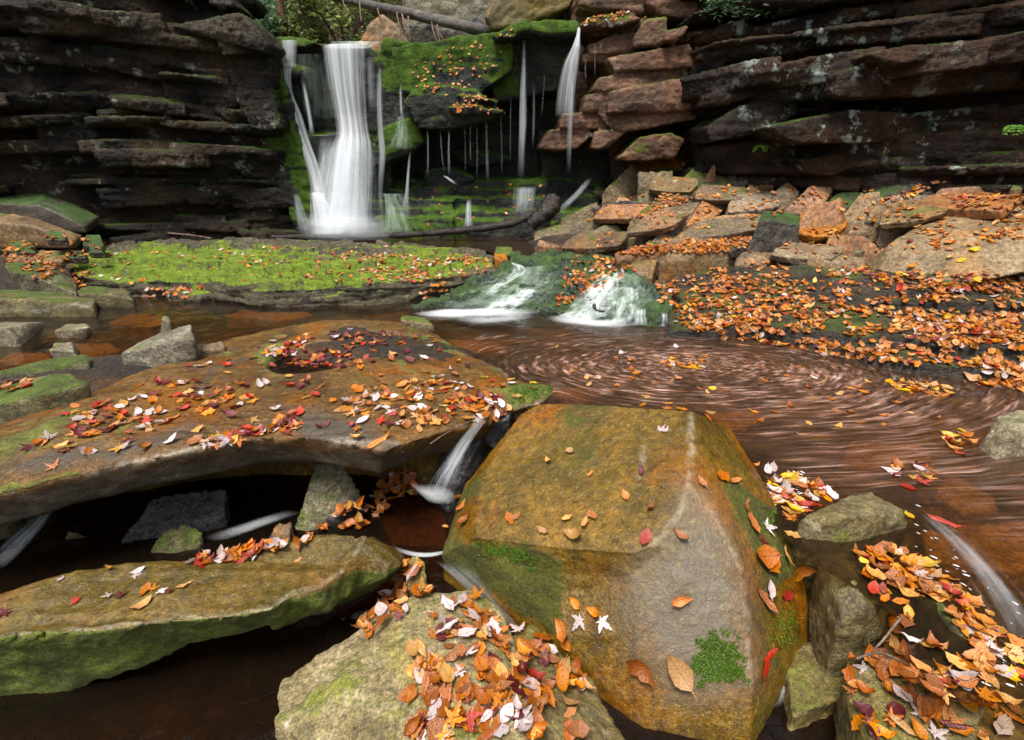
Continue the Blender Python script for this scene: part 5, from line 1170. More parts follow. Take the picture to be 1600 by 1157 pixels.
def sheet(label, left, right, mat='rush', dens=1., n=44, m=18, off=.02, name='cascade', bv=None, cat='cascade', group='white runs of the small cascade'):
    def res(pl):
        q = spline([Vector((p[0], p[1], 0)) for p in pl], 12); t = np.linspace(0, len(q) - 1, n); return [q[int(a)].lerp(q[min(int(a) + 1, len(q) - 1)], a % 1) for a in t]
    L, Rr = res(left), res(right); V, UV, AL = [], [], []; length = 0
    for i in range(n):
        if i: length += (Vector(V[-m // 2]) - Vector((hit((L[i].x + Rr[i].x) / 2, (L[i].y + Rr[i].y) / 2, bv)[0] or V[-1]))).length
        for j in range(m):
            t = j / (m - 1); h = hit(L[i].x + (Rr[i].x - L[i].x) * t, L[i].y + (Rr[i].y - L[i].y) * t, bv)
            p = h[0] + h[1] * off if h[0] else Vector(V[-1]); V.append(tuple(p)); UV.append((t, length)); AL.append(i / (n - 1))
    V = np.array(V).reshape(n, m, 3); sm = V.copy()
    for _ in range(3): sm[1:-1] = (sm[:-2] + 2 * sm[1:-1] + sm[2:]) / 4; sm[:, 1:-1] = (sm[:, :-2] + 2 * sm[:, 1:-1] + sm[:, 2:]) / 4
    sm[..., 2] = np.maximum(sm[..., 2], V[..., 2] - .004)
    me = mesh_np(name, sm.reshape(-1, 3), grid_faces(n, m)); set_uv_along(me, UV, AL, [dens] * (n * m))
    o = link(name, me, M[mat]); tag(o, label, cat, group); return o
sheet('green-tinted sheet of water sliding down the left half of the cascade', [(785, 420), (745, 445), (700, 470), (672, 486)], [(880, 415), (880, 445), (860, 470), (830, 490)], 'sheen', 1.)
sheet('green-tinted sheet of water sliding down the right half of the cascade', [(930, 428), (910, 450), (880, 475), (862, 496)], [(1010, 430), (1030, 460), (1030, 485), (1000, 505)], 'sheen', 1.)
sheet('narrow white run at the head of the cascade beside the rust stone', [(795, 413), (800, 424), (780, 440), (740, 460)], [(806, 413), (826, 424), (800, 445), (765, 468)], 'rush', .9)
sheet('white run slipping from mid cascade down to the left', [(800, 452), (780, 465), (755, 478), (730, 490)], [(846, 455), (836, 468), (820, 480), (800, 490)], 'rush', 1.2)
sheet('broad white run of the right cascade fanning to the pool', [(940, 432), (915, 452), (885, 478), (855, 502)], [(972, 428), (972, 452), (965, 480), (930, 512)], 'rush', 1.15)
sheet('white veil at the right of the cascade above the dark step', [(960, 450), (955, 470), (950, 490), (940, 508)], [(1004, 452), (1000, 470), (1000, 490), (1000, 508)], 'rush', .9)
sheet('first tiny white spill over the dark step right of the cascade', [(990, 484), (988, 495), (986, 512)], [(1010, 484), (1012, 495), (1014, 514)], 'veil_thin', 1.6, 20, 9, .02)
sheet('last tiny white spill at the end of the dark step by the leafy bank', [(1034, 488), (1032, 500), (1026, 515)], [(1042, 488), (1044, 500), (1048, 518)], 'veil_thin', 1.5, 20, 9, .02)
def foam(label, poly_l, poly_r, dens, mat='mist', z=.012):
    sheet(label, poly_l, poly_r, mat, dens, 30, 14, .012, 'foam', BVW, 'foam', 'white foam at the foot of the cascade')
foam('long white foam streak trailing left from the cascade foot', [(640, 492), (690, 484), (760, 480), (850, 484)], [(650, 496), (700, 500), (770, 500), (850, 494)], 3.)
foam('soft fainter foam below the long streak', [(700, 498), (760, 494), (830, 490)], [(720, 508), (780, 508), (840, 500)], 1.2)
foam('white foam under the broad right run of the cascade', [(850, 494), (890, 494), (950, 498), (1000, 500)], [(856, 504), (900, 512), (960, 516), (1000, 510)], 2.2)

sheet('silky white band of current running off to the lower right', [(1425, 806), (1470, 860), (1530, 940), (1580, 1050)], [(1452, 796), (1530, 850), (1610, 940), (1680, 1050)], 'gush', .45, 40, 16, .01, 'foam', BVW, 'foam', 'white foam on the pool')

# small falls through the gap beside the big boulder and under the slab
GAP = 'small falls in the gaps under the flat slab'
strand('little white fall squeezing between the flat slab and the big boulder', [(757, 650, 18, 2.2), (748, 662, 22, 2.08), (730, 686, 27, 1.95), (708, 722, 33, 1.85), (692, 752, 42, 1.8), (684, 776, 46, 1.76)], 'gush', 1., m=17, group=GAP)
strand('white churn where the little fall lands', [(660, 752, 50, 1.78), (680, 768, 62, 1.73), (690, 784, 50, 1.7)], 'mist', 1.1, m=11, group=GAP)
strand('smooth grey water slipping from the little pool into the slot', [(668, 850, 120, 1.8), (664, 862, 90, 1.75)], 'mist', 1.5, m=11, group=GAP)
strand('small white fall under the left end of the flat slab', [(82, 776, 36, 1.9), (74, 796, 42, 1.86), (60, 815, 50, 1.82), (30, 845, 66, 1.76), (-10, 885, 70, 1.68)], 'gush', .8, m=11, group=GAP)
strand('blurred white water sliding past the mossy upright stone in the shade', [(470, 795, 40, 1.88), (430, 808, 50, 1.86), (390, 822, 56, 1.84), (340, 840, 60, 1.8)], 'mist', .8, m=11, group=GAP)
strand('grey water sliding down the slot left of the big boulder', [(700, 872, 60, 1.62), (735, 905, 56, 1.55), (775, 950, 48, 1.5), (815, 985, 40, 1.46)], 'gush', .5, m=9, group=GAP)
strand('grey blurred water round the orange leaf at the bottom edge', [(1215, 1030, 70, 1.3), (1200, 1060, 90, 1.26), (1190, 1095, 90, 1.2)], 'mist', 1.2, m=9, group=GAP)
print('water done', round(time.time() - T0, 1))

# ------------------------------------------------------------------ leaf litter drifting round the eddy
EC = PZ(1075, 572, 0)
def drift_mat():
    b = NB('drifting_leaves')
    tc = b.node('ShaderNodeTexCoord').outputs['Object']
    wob = b.node('ShaderNodeTexNoise', {'Vector': tc, 'Scale': 1.6, 'Detail': 2.0}).outputs['Color']
    ad = b.node('ShaderNodeVectorMath', {0: wob, 1: (.13, .13, .13)}, operation='MULTIPLY').outputs[0]
    q = b.node('ShaderNodeVectorMath', {0: tc, 1: ad}, operation='ADD').outputs[0]
    q = b.node('ShaderNodeMapping', {'Vector': q, 'Location': (-.065, -.065, 0), 'Scale': (.52, 1, 0)}).outputs[0]
    r = b.node('ShaderNodeVectorMath', {0: q}, operation='LENGTH').outputs['Value']
    nq = b.node('ShaderNodeVectorMath', {0: q}, operation='NORMALIZE').outputs[0]
    s = b.node('ShaderNodeSeparateXYZ', {0: nq})
    def layer(fr, fa, off):
        v = b.node('ShaderNodeCombineXYZ', {0: b.math('MULTIPLY', r, fr), 1: b.math('ADD', b.math('MULTIPLY', s.outputs[0], fa), off), 2: b.math('MULTIPLY', s.outputs[1], fa)}).outputs[0]
        return b.noise(v, 1, 3, .55)
    n1, n2, n3 = layer(44, 5.5, 0), layer(62, 8., 11), layer(34, 5.5, 31)
    dens = b.attr('dens')
    col = b.ramp(n2, [(.3, (.05, .025, .02)), (.42, (.17, .085, .06)), (.52, (.3, .16, .11)), (.62, (.42, .27, .23)), (.76, (.6, .45, .4))])
    col = b.mix(b.step(n3, .6, .68), col, (.42, .18, .05))
    th = b.math('SUBTRACT', .7, b.math('MULTIPLY', dens, .33))
    a = b.math('DIVIDE', b.math('SUBTRACT', n1, th), .27, True)
    a = b.math('MULTIPLY', a, b.step(dens, 0, .25)); a = b.math('ADD', b.math('MULTIPLY', a, .9), b.math('MULTIPLY', dens, .2), True)
    a = b.math('MULTIPLY', a, b.step(b.noise(tc, 3.2, 4, .6), .2, .5))
    bs = b.node('ShaderNodeBsdfPrincipled', {'Base Color': col, 'Roughness': .4}); tr = b.node('ShaderNodeBsdfTransparent')
    m = b.node('ShaderNodeMixShader', {0: a}); b.l.new(tr.outputs[0], m.inputs[1]); b.l.new(bs.outputs[0], m.inputs[2]); b.surface(m.outputs[0]); return b.m
gxs = np.linspace(-.9, 3.6, 150); gys = np.linspace(1.3, 4.6, 110); GX, GY = np.meshgrid(gxs, gys); gxf, gyf = GX.ravel(), GY.ravel()
pv = np.stack([gxf, gyf, np.full_like(gxf, .006)], 1)
fpr = gyf * CP + CAM_H * SP; pu = 800 + 800 * gxf / fpr; pvv = 533 - 800 * (gyf * SP - CAM_H * CP) / fpr
dn = .85 * poly_soft(pu, pvv, [(780, 560), (860, 545), (960, 530), (1100, 525), (1260, 560), (1420, 590), (1500, 640), (1440, 690), (1300, 690), (1150, 650), (960, 632), (860, 600)], 26)
dn = np.maximum(dn, .62 * poly_soft(pu, pvv, [(720, 535), (900, 512), (1150, 518), (1420, 575), (1700, 620), (1700, 900), (1480, 800), (1250, 760), (1180, 700), (1100, 640), (860, 630)], 26))
dn = dn * (.75 + .5 * (fbm(pv * 2.2, 3) + .3))
dm = mesh_np('drifting_leaf_litter', pv - np.array((EC.x, EC.y, 0)), grid_faces(110, 150)); set_attr(dm, 'dens', np.clip(dn, 0, 1))
keep = [f.index for f in dm.polygons if max(dn[i] for i in f.vertices) > .02]
bmx = bmesh.new(); bmx.from_mesh(dm); ks = set(keep); bmx.faces.ensure_lookup_table()
bmesh.ops.delete(bmx, geom=[f for f in bmx.faces if f.index not in ks], context='FACES'); bmx.to_mesh(dm); bmx.free()
dr = link('drifting_leaf_litter', dm, drift_mat()); dr.location = (EC.x, EC.y, 0)
tag(dr, 'pinkish brown leaf litter swirling in rings round the eddy of the pool', 'leaf litter', kind='stuff')

# ------------------------------------------------------------------ fallen leaves
def oval(L=1., W=.5, curl=.12, fold=.15, seed=0, teeth=0.):
    R = random.Random(seed); pts = []; f = []
    n = 7; rib = []
    bend = R.uniform(-.5, .5) * curl * 2; tw = R.uniform(-.25, .25)
    for i in range(n):
        t = i / (n - 1); x = (t - .5) * L; w = W * .5 * math.sin(math.pi * min(1, t ** .8)) * (1.08 if 0 < i < n - 1 else 0)
        zc = curl * (4 * (t - .5) ** 2) * R.choice((1, 1, .6)) + bend * (t - .5)
        lf, rf = fold * w * 1.2 + R.uniform(-.04, .06), fold * w * 1.2 + R.uniform(-.04, .06)
        side = tw * (t - .5)
        ta, tb = (R.uniform(.55, 1.08), R.uniform(.55, 1.08)) if seed > 8 else (R.uniform(.88, 1.1), R.uniform(.88, 1.1))
        a = len(pts); pts += [(x, -w * ta, zc + lf * 1.0 - side * w), (x, 0, zc), (x, w * tb, zc + rf + side * w)]; rib.append(a)
    for a, b_ in zip(rib[:-1], rib[1:]): f += [(a, b_, b_ + 1, a + 1), (a + 1, b_ + 1, b_ + 2, a + 2)]
    b0 = len(pts); e = (n - 1) * 3 + 1        # short stalk
    z0 = pts[1][2]; pts += [(-L * .5, -.012, z0), (-L * .72, .02, z0 + .06), (-L * .5, .012, z0)]; f.append((b0, b0 + 1, b0 + 2))
    return pts, f
def maple(seed=0, curl=.16):
    R = random.Random(seed); pts = [(0, 0, 0)]; f = []
    lobes = [(-2.35, .42), (-1.2, .78), (0, 1.0), (1.2, .78), (2.35, .42)]; ring = []
    for k, (a, r) in enumerate(lobes):
        r *= .56 * R.uniform(.9, 1.1)
        for da, rr in ((-.42, .42), (-.3, .66), (-.2, .6), (-.1, .86), (0, 1.), (.1, .86), (.2, .6), (.3, .66), (.42, .42)):
            ring.append((a + da, r * rr))
    ring.append((math.pi, .1))
    c1, c2 = R.uniform(-1, 1) * curl * 2, R.uniform(.4, 1) * curl * 2.2
    for a, r in ring:
        x, y = r * math.cos(a), r * math.sin(a); pts.append((x, y, c2 * r * r + c1 * x * y * 2 + .05 * math.cos(a * 5) * r))
    n = len(ring)
    for i in range(n): f.append((0, 1 + i, 1 + (i + 1) % n))
    b0 = len(pts); pts += [(-.08, -.01, 0), (-.5, .05, .1), (-.08, .01, 0)]; f.append((b0, b0 + 1, b0 + 2))
    return pts, f
SHAPES = {'oval': [oval(1, .5, .1, .2, 1), oval(1, .56, .2, .35, 2), oval(1, .46, .3, .5, 3), oval(1, .52, .12, -.25, 4), oval(1, .6, .25, .1, 5), oval(1, .42, .36, .7, 6), oval(1, .55, .05, .08, 9), oval(1, .62, .08, .15, 10), oval(1, .5, .06, -.1, 11), oval(.8, .5, .1, .2, 12), oval(1, .5, .45, .3, 13)],
          'maple': [maple(1, .1), maple(2, .2), maple(3, .3), maple(4, -.15)], 'long': [oval(1, .24, .15, .4, 7), oval(1, .2, .1, -.3, 8)]}
LEAF_ME = {}
def leaf_uv(me, xy):
    ul = me.uv_layers.new(name='UVMap'); li = np.empty(len(me.loops), np.int32); me.loops.foreach_get('vertex_index', li)
    ul.data.foreach_set('uv', np.asarray(xy, np.float32)[li].ravel())
def leaf_mesh(shape, var, colr):
    k = (shape, var, colr)
    if k not in LEAF_ME:
        me = mesh_np('fallen_leaf', *SHAPES[shape][var]); leaf_uv(me, [(x, y) for x, y, z in SHAPES[shape][var][0]]); me.materials.append(LEAFC[colr]); LEAF_ME[k] = me
    return LEAF_ME[k]
LEAVES = []     # (matrix, shape, var, colour, place, key)
LR = random.Random(42)
def put_leaf(u, v, size, colr, shape='oval', place='', yaw=None, tilt=.22, lift=.12, bv=None, minup=-1, var=None):
    h = hit(u, v, bv)
    if h[0] is None or h[0].y > 9.2 or h[1].z < minup: return False
    nrm = h[1].normalized()
    if nrm.z < 0: return False
    nrm = (nrm + Vector((LR.gauss(0, tilt), LR.gauss(0, tilt), .25))).normalized()
    yw = LR.uniform(0, 2 * math.pi) if yaw is None else yaw
    x = Vector((math.cos(yw), math.sin(yw), 0)); x = (x - nrm * x.dot(nrm)).normalized(); y = nrm.cross(x)
    m = Matrix((x, y, nrm)).transposed().to_4x4() @ Matrix.Scale(size, 4)
    m.translation = h[0] + h[1].normalized() * (.004 + size * lift * LR.uniform(.1, 1))
    var = LR.randrange(len(SHAPES[shape])) if var is None else var
    LEAVES.append((m, shape, var, colr, place, size / (h[0] - CAMV).length, u)); return True
def in_poly(u, v, poly):
    c = False
    for (a, b_), (c_, d) in zip(poly, poly[1:] + poly[:1]):
        if (b_ > v) != (d > v) and u < (c_ - a) * (v - b_) / (d - b_) + a: c = not c
    return c
def scatter(poly, n, size, weights, place, maple_p=.2, long_p=.03, clump=0., minup=.3, tilt=.22, lift=.12, seed=0):
    us = [p[0] for p in poly]; vs = [p[1] for p in poly]; done = tries = 0
    ks, ws = list(weights), list(weights.values())
    while done < n and tries < n * 30:
        tries += 1; u, v = LR.uniform(min(us), max(us)), LR.uniform(min(vs), max(vs))
        if not in_poly(u, v, poly): continue
        if clump:
            c = .5 + perlin(np.array([[u / 42 + seed, v / 20, seed * 1.3]]))[0] + .5 * perlin(np.array([[u / 15 + seed, v / 8, 4.]]))[0]
            if LR.random() > (1 - clump) + clump * max(0, (c - .42) * 4): continue
        r = LR.random(); shape = 'maple' if r < maple_p else 'long' if r < maple_p + long_p else 'oval'
        colr = LR.choices(ks, ws)[0]
        s = LR.uniform(*size) * (1.1 if shape == 'maple' else 1.35 if shape == 'long' else 1)
        done += put_leaf(u, v, s, colr, shape, place, tilt=tilt, lift=lift, minup=minup)
OR = {'orange': 4, 'rust': 6.5, 'tan': 2.5, 'red': .7, 'pale': .6, 'yellow': .3, 'maroon': .4}
MX = {'orange': 3, 'rust': 3, 'tan': 1.6, 'red': 1.6, 'pale': 2.2, 'maroon': 2, 'yellow': .2}
SP_ = 'on the flat slab'
scatter([(30, 700), (180, 610), (330, 555), (520, 510), (680, 530), (840, 605), (760, 655), (690, 680), (520, 690), (330, 690), (100, 740)], 210, (.05, .08), MX, SP_, .3, .03, .75, tilt=.2, seed=1)
scatter([(560, 605), (700, 590), (780, 620), (740, 660), (600, 670), (520, 640)], 120, (.05, .085), {'orange': 3, 'rust': 3, 'tan': 2, 'red': 1.2, 'pale': 1.6, 'maroon': 1}, 'on the right end of the flat slab', .25, .05, .4, seed=2)
scatter([(430, 552), (560, 545), (560, 578), (450, 575)], 60, (.04, .065), {'rust': 3, 'maroon': 3, 'red': 1, 'orange': 1}, 'in the left pothole', .2, 0, 0)
scatter([(400, 545), (470, 530), (480, 550), (430, 565)], 24, (.05, .07), {'pale': 3, 'red': 2, 'orange': 2, 'maroon': 1}, 'on the rim of the left pothole', .4, 0, 0)
scatter([(510, 525), (650, 515), (660, 540), (540, 545)], 46, (.045, .07), {'rust': 4, 'maroon': 2, 'orange': 2}, 'in the right pothole', .2, 0, 0)
scatter([(100, 640), (330, 590), (420, 600), (380, 640), (120, 690)], 60, (.055, .085), MX, 'on the left end of the flat slab', .35, .03, .5, seed=3)
scatter([(300, 690), (470, 655), (480, 680), (400, 680), (330, 698)], 34, (.05, .085), MX, 'along the front edge of the flat slab', .4, 0, .3, seed=4)
scatter([(330, 385), (480, 385), (600, 384), (765, 402), (760, 425), (640, 445), (500, 440), (400, 425)], 330, (.04, .062), {'orange': 3, 'rust': 3, 'tan': 2.5, 'red': 1, 'pale': 1.6, 'maroon': .8}, 'on the bright mossy ledge', .25, .0, .75, seed=5)
scatter([(560, 395), (765, 402), (765, 425), (560, 430)], 130, (.04, .062), {'orange': 3, 'rust': 3, 'tan': 2.5, 'pale': 1.6}, 'on the right end of the mossy ledge', .25, .0, .5, seed=6)
scatter([(110, 395), (400, 390), (400, 450), (150, 450)], 50, (.045, .065), MX, 'on the left end of the mossy ledge', .25, 0, .6, seed=7)
scatter([(215, 452), (260, 450), (330, 452), (290, 466), (220, 466)], 34, (.05, .08), {'orange': 4, 'rust': 3, 'maroon': 1, 'pale': 1}, 'at the water line of the mossy ledge', .3, 0, 0)
scatter([(640, 455), (690, 440), (700, 455), (660, 470)], 22, (.05, .075), OR, 'at the pool end of the mossy ledge', .2, 0, 0)
BANK = [(1050, 500), (1060, 440), (1100, 415), (1240, 405), (1400, 425), (1600, 432), (1600, 590), (1450, 570), (1300, 545), (1180, 520)]
scatter(BANK, 1050, (.042, .075), OR, 'on the leafy bank', .12, .03, .85, tilt=.24, lift=.15, seed=8)
scatter([(1060, 500), (1080, 440), (1230, 425), (1260, 470), (1180, 515)], 330, (.042, .072), OR, 'on the left end of the leafy bank', .12, .02, .4, tilt=.24, lift=.15, seed=9)
scatter([(1380, 480), (1600, 460), (1600, 560), (1450, 545)], 200, (.045, .08), OR, 'on the right end of the leafy bank', .12, .02, .7, tilt=.24, lift=.15, seed=10)
scatter([(1050, 505), (1180, 505), (1330, 545), (1440, 570), (1430, 578), (1290, 555), (1100, 525)], 180, (.045, .075), OR, 'along the waterline of the leafy bank', .12, .02, 0, tilt=.35, seed=11)
scatter([(1380, 430), (1600, 428), (1800, 430), (1800, 465), (1400, 455)], 160, (.055, .09), OR, 'under the largest pale slab', .1, .02, .3)
scatter([(1500, 570), (1600, 565), (1600, 612), (1520, 600)], 60, (.06, .1), OR, 'at the right waterline of the leafy bank', .12, .02, 0, seed=12)
scatter([(868, 440), (900, 400), (960, 405), (1000, 425), (960, 440), (900, 470), (870, 480)], 130, (.055, .085), OR, 'on the dry hump in mid cascade', .1, 0, .4, tilt=.3)
scatter([(1020, 440), (1060, 430), (1060, 490), (1030, 470)], 40, (.05, .08), OR, 'beside the cascade', .1, 0, 0)
scatter([(985, 256), (1085, 246), (1066, 264), (1000, 266)], 150, (.045, .07), {'orange': 5, 'rust': 4}, 'on the top slab of the stone pile', 0, 0, 0, seed=13)
scatter([(1042, 392), (1070, 378), (1180, 370), (1160, 391), (1090, 396)], 190, (.045, .075), {'orange': 5, 'rust': 5, 'tan': 1}, 'on the long shelf block of the pile', 0, 0, 0, seed=14)
scatter([(966, 398), (1005, 386), (1050, 384), (1032, 400)], 110, (.045, .075), {'orange': 5, 'rust': 5}, 'on the low leafy shelf of the pile', 0, 0, 0, seed=15)
scatter([(880, 360), (960, 300), (1100, 290), (1320, 290), (1480, 320), (1600, 290), (1600, 380), (1400, 400), (1200, 410), (960, 400)], 400, (.045, .075), {'orange': 5, 'rust': 6, 'tan': 2, 'maroon': .5}, 'in the stone pile', .05, 0, .85, minup=.55, tilt=.3, seed=16)
scatter([(985, 345), (1040, 309), (1084, 307), (1045, 328)], 60, (.04, .065), {'orange': 4, 'rust': 5}, 'on the tilted brown slab of the pile', 0, 0, .2, minup=.2)
scatter([(1375, 314), (1470, 276), (1478, 285), (1380, 322)], 40, (.045, .07), OR, 'on the dark beam-like slab', 0, 0, 0, minup=.2)
scatter([(1470, 305), (1600, 300), (1600, 330), (1500, 325)], 60, (.05, .08), OR, 'on the slabs at the right edge', 0, 0, .3)
scatter([(0, 370), (100, 366), (180, 380), (120, 420), (60, 440), (0, 400)], 120, (.05, .075), {'orange': 4, 'rust': 6, 'maroon': 1, 'tan': 1}, 'on the left bank', .1, 0, .4, tilt=.3)
scatter([(110, 430), (140, 420), (130, 450), (115, 445)], 14, (.06, .09), {'orange': 4, 'rust': 2}, 'beside the mossy slanted rock on the left bank', .2, 0, 0)
scatter([(0, 598), (60, 592), (70, 604), (0, 615)], 16, (.05, .08), OR, 'between the dark rocks at the left edge', .1, 0, 0)
scatter([(640, 105), (700, 75), (770, 60), (800, 45), (810, 70), (760, 120), (700, 150), (650, 140)], 90, (.035, .055), {'orange': 5, 'tan': 3, 'rust': 2}, 'on the green wall of the falls', .1, 0, .6, minup=.05, seed=17)
scatter([(715, 148), (775, 150), (790, 178), (740, 190), (705, 175)], 80, (.035, .055), {'orange': 6, 'tan': 2}, 'on the thin ledges of the falls wall', .1, 0, 0, minup=.1)
scatter([(640, 295), (860, 285), (860, 350), (640, 360)], 34, (.05, .07), OR, 'on the wet apron', .1, 0, 0, minup=.1)
scatter([(905, 20), (1000, 10), (1010, 30), (910, 40)], 40, (.04, .06), OR, 'on the top ledge of the reddish cliff', 0, 0, 0, minup=.2)
PILE_C = {'orange': 3, 'rust': 6, 'tan': 2.2, 'red': .5, 'pale': 2, 'maroon': 1}
scatter([(650, 985), (720, 930), (780, 952), (785, 1000), (830, 1070), (850, 1160), (640, 1160), (640, 1070)], 150, (.05, .085), PILE_C, 'on the pale rock', .25, .04, .3, tilt=.18, lift=.28, seed=18)
scatter([(790, 1005), (830, 985), (920, 1060), (900, 1160), (830, 1120)], 46, (.055, .085), PILE_C, 'on the olive brown rock beside the pale rock', .2, .03, 0, tilt=.3, lift=.4)
scatter([(285, 888), (310, 872), (400, 858), (490, 838), (500, 845), (400, 872), (330, 885)], 52, (.045, .075), {'orange': 3, 'rust': 3, 'red': 2, 'pale': 2.2, 'maroon': 1.4}, 'along the back edge of the olive slab', .35, .04, 0, tilt=.3, lift=.4)
scatter([(485, 830), (560, 775), (640, 730), (660, 765), (600, 800), (560, 830)], 90, (.05, .08), {'orange': 4, 'rust': 4, 'tan': 2, 'pale': 1}, 'in the gap under the flat slab', .1, .06, 0, tilt=.35, lift=.5)
scatter([(555, 985), (600, 930), (650, 870), (670, 930), (620, 975), (580, 995)], 50, (.05, .08), PILE_C, 'in the slot beside the olive slab', .15, .04, 0, tilt=.35, lift=.4)
scatter([(730, 650), (760, 625), (800, 635), (780, 660)], 20, (.05, .08), PILE_C, 'where the flat slab meets the big boulder', .1, .04, 0, tilt=.4, lift=.4)
scatter([(1335, 862), (1380, 855), (1440, 880), (1500, 930), (1470, 940), (1420, 925), (1420, 1000), (1380, 1000), (1370, 940)], 95, (.045, .07), {'orange': 4, 'rust': 3.5, 'tan': 3, 'yellow': .6, 'red': .8, 'pale': .5}, 'beside the rounded brown stone', .1, .1, 0, tilt=.14, lift=.15)
scatter([(1380, 845), (1430, 870), (1600, 1000), (1600, 1080), (1540, 1040), (1440, 920)], 80, (.042, .068), {'orange': 4, 'tan': 3.5, 'yellow': 1, 'red': 1.2, 'pale': 2, 'rust': 2}, 'in the leafy current at the lower right', .15, .12, 0, tilt=.12, lift=.1)
scatter([(1320, 1020), (1440, 1000), (1560, 1050), (1600, 1150), (1330, 1150)], 100, (.048, .075), PILE_C, 'on the stones at the bottom right', .15, .06, 0, tilt=.18, lift=.22)
scatter([(1190, 735), (1240, 740), (1310, 775), (1260, 800), (1240, 815), (1210, 790)], 60, (.055, .085), {'orange': 3, 'tan': 3, 'pale': 3, 'red': 1.2, 'yellow': 1, 'rust': 1}, 'floating right of the big boulder', .35, 0, 0, tilt=.06, lift=.06)
scatter([(1380, 735), (1450, 720), (1480, 745), (1420, 765)], 16, (.055, .085), {'tan': 3, 'rust': 2, 'red': 1, 'pale': 1, 'maroon': 1}, 'floating in mid pool', .2, 0, 0, tilt=.06, lift=.06)
scatter([(1470, 690), (1530, 660), (1530, 710), (1490, 712)], 16, (.06, .09), {'orange': 3, 'red': 2, 'tan': 2, 'yellow': 1}, 'beside the square-edged grey stone', .1, 0, 0)
scatter([(1380, 595), (1480, 608), (1490, 625), (1400, 610)], 34, (.06, .09), {'tan': 4, 'orange': 2, 'yellow': 1}, 'floating near the leafy bank', .05, .2, 0, tilt=.06, lift=.06)
scatter([(780, 545), (1000, 530), (1400, 600), (1500, 650), (1300, 690), (960, 630)], 60, (.04, .07), {'tan': 3, 'rust': 3, 'orange': 2, 'yellow': .6, 'pale': 1}, 'circling in the eddy', .1, .1, .3, tilt=.05, lift=.04, seed=19)
scatter([(1030, 560), (1110, 562), (1100, 578), (1035, 578)], 26, (.05, .08), {'orange': 4, 'yellow': 1, 'tan': 2, 'pale': 1}, 'at the centre of the eddy', .2, 0, 0, tilt=.05, lift=.05)
# leaves one can pick out on the near stones
BO = 'on the big boulder'
for u, v, s, c, sh in [(857, 723, .055, 'tan', 'oval'), (892, 707, .055, 'tan', 'oval'), (923, 742, .045, 'orange', 'oval'), (797, 812, .07, 'rust', 'oval'), (808, 808, .05, 'orange', 'oval'), (888, 813, .05, 'tan', 'oval'), (898, 838, .09, 'tan', 'oval'), (925, 806, .06, 'orange', 'oval'), (916, 820, .05, 'orange', 'oval'),
                       (978, 776, .05, 'orange', 'oval'), (1018, 796, .05, 'rust', 'oval'), (1009, 842, .07, 'red', 'oval'), (1062, 838, .06, 'rust', 'oval'), (1094, 754, .05, 'rust', 'oval'), (1128, 745, .09, 'rust', 'oval'), (1147, 752, .09, 'orange', 'long'), (1032, 673, .06, 'pale', 'maple'), (1042, 674, .05, 'pale', 'maple'), (1062, 936, .07, 'orange', 'oval'),
                       (900, 943, .05, 'orange', 'oval'), (930, 957, .06, 'orange', 'oval'), (908, 968, .09, 'pale', 'maple'), (940, 971, .08, 'pale', 'maple'), (880, 984, .09, 'rust', 'oval'), (884, 1005, .06, 'rust', 'oval'), (1000, 1044, .11, 'rust', 'oval'), (1060, 1048, .12, 'tan', 'oval'), (724, 745, .045, 'pale', 'oval'), (716, 775, .08, 'orange', 'long'), (722, 790, .07, 'orange', 'oval'),
                       (730, 812, .07, 'rust', 'oval'), (696, 825, .045, 'tan', 'oval'), (850, 832, .05, 'tan', 'oval'), (1003, 740, .045, 'maroon', 'oval'), (1175, 820, .09, 'orange', 'oval'), (1197, 823, .09, 'pale', 'maple'), (1192, 848, .06, 'maroon', 'maple'), (1194, 858, .045, 'pale', 'maple'), (1190, 870, .12, 'rust', 'oval'), (1205, 880, .1, 'rust', 'oval'), (1200, 922, .09, 'pale', 'oval'), (1195, 940, .12, 'rust', 'long'),
                       (1228, 930, .08, 'red', 'oval'), (1166, 790, .08, 'rust', 'long'), (1238, 838, .06, 'tan', 'oval'), (1180, 730, .05, 'orange', 'oval')]:
    put_leaf(u, v, s, c, sh, BO, tilt=.1, lift=.06)
LS = 'on top of the olive slab'
for u, v, s, c, sh in [(98, 906, .045, 'pale', 'maple'), (120, 941, .055, 'red', 'maple'), (172, 932, .05, 'pale', 'maple'), (190, 933, .06, 'maroon', 'maple'), (228, 925, .06, 'orange', 'oval'), (240, 922, .05, 'orange', 'maple'), (252, 924, .05, 'pale', 'maple'), (268, 925, .05, 'maroon', 'maple'), (288, 917, .055, 'tan', 'oval'), (222, 948, .07, 'tan', 'oval'), (10, 958, .07, 'maroon', 'maple'), (210, 901, .05, 'pale', 'maple'), (216, 893, .05, 'pale', 'oval'), (172, 891, .035, 'tan', 'oval'), (463, 882, .04, 'orange', 'oval')]:
    put_leaf(u, v, s, c, sh, LS, tilt=.1, lift=.08)
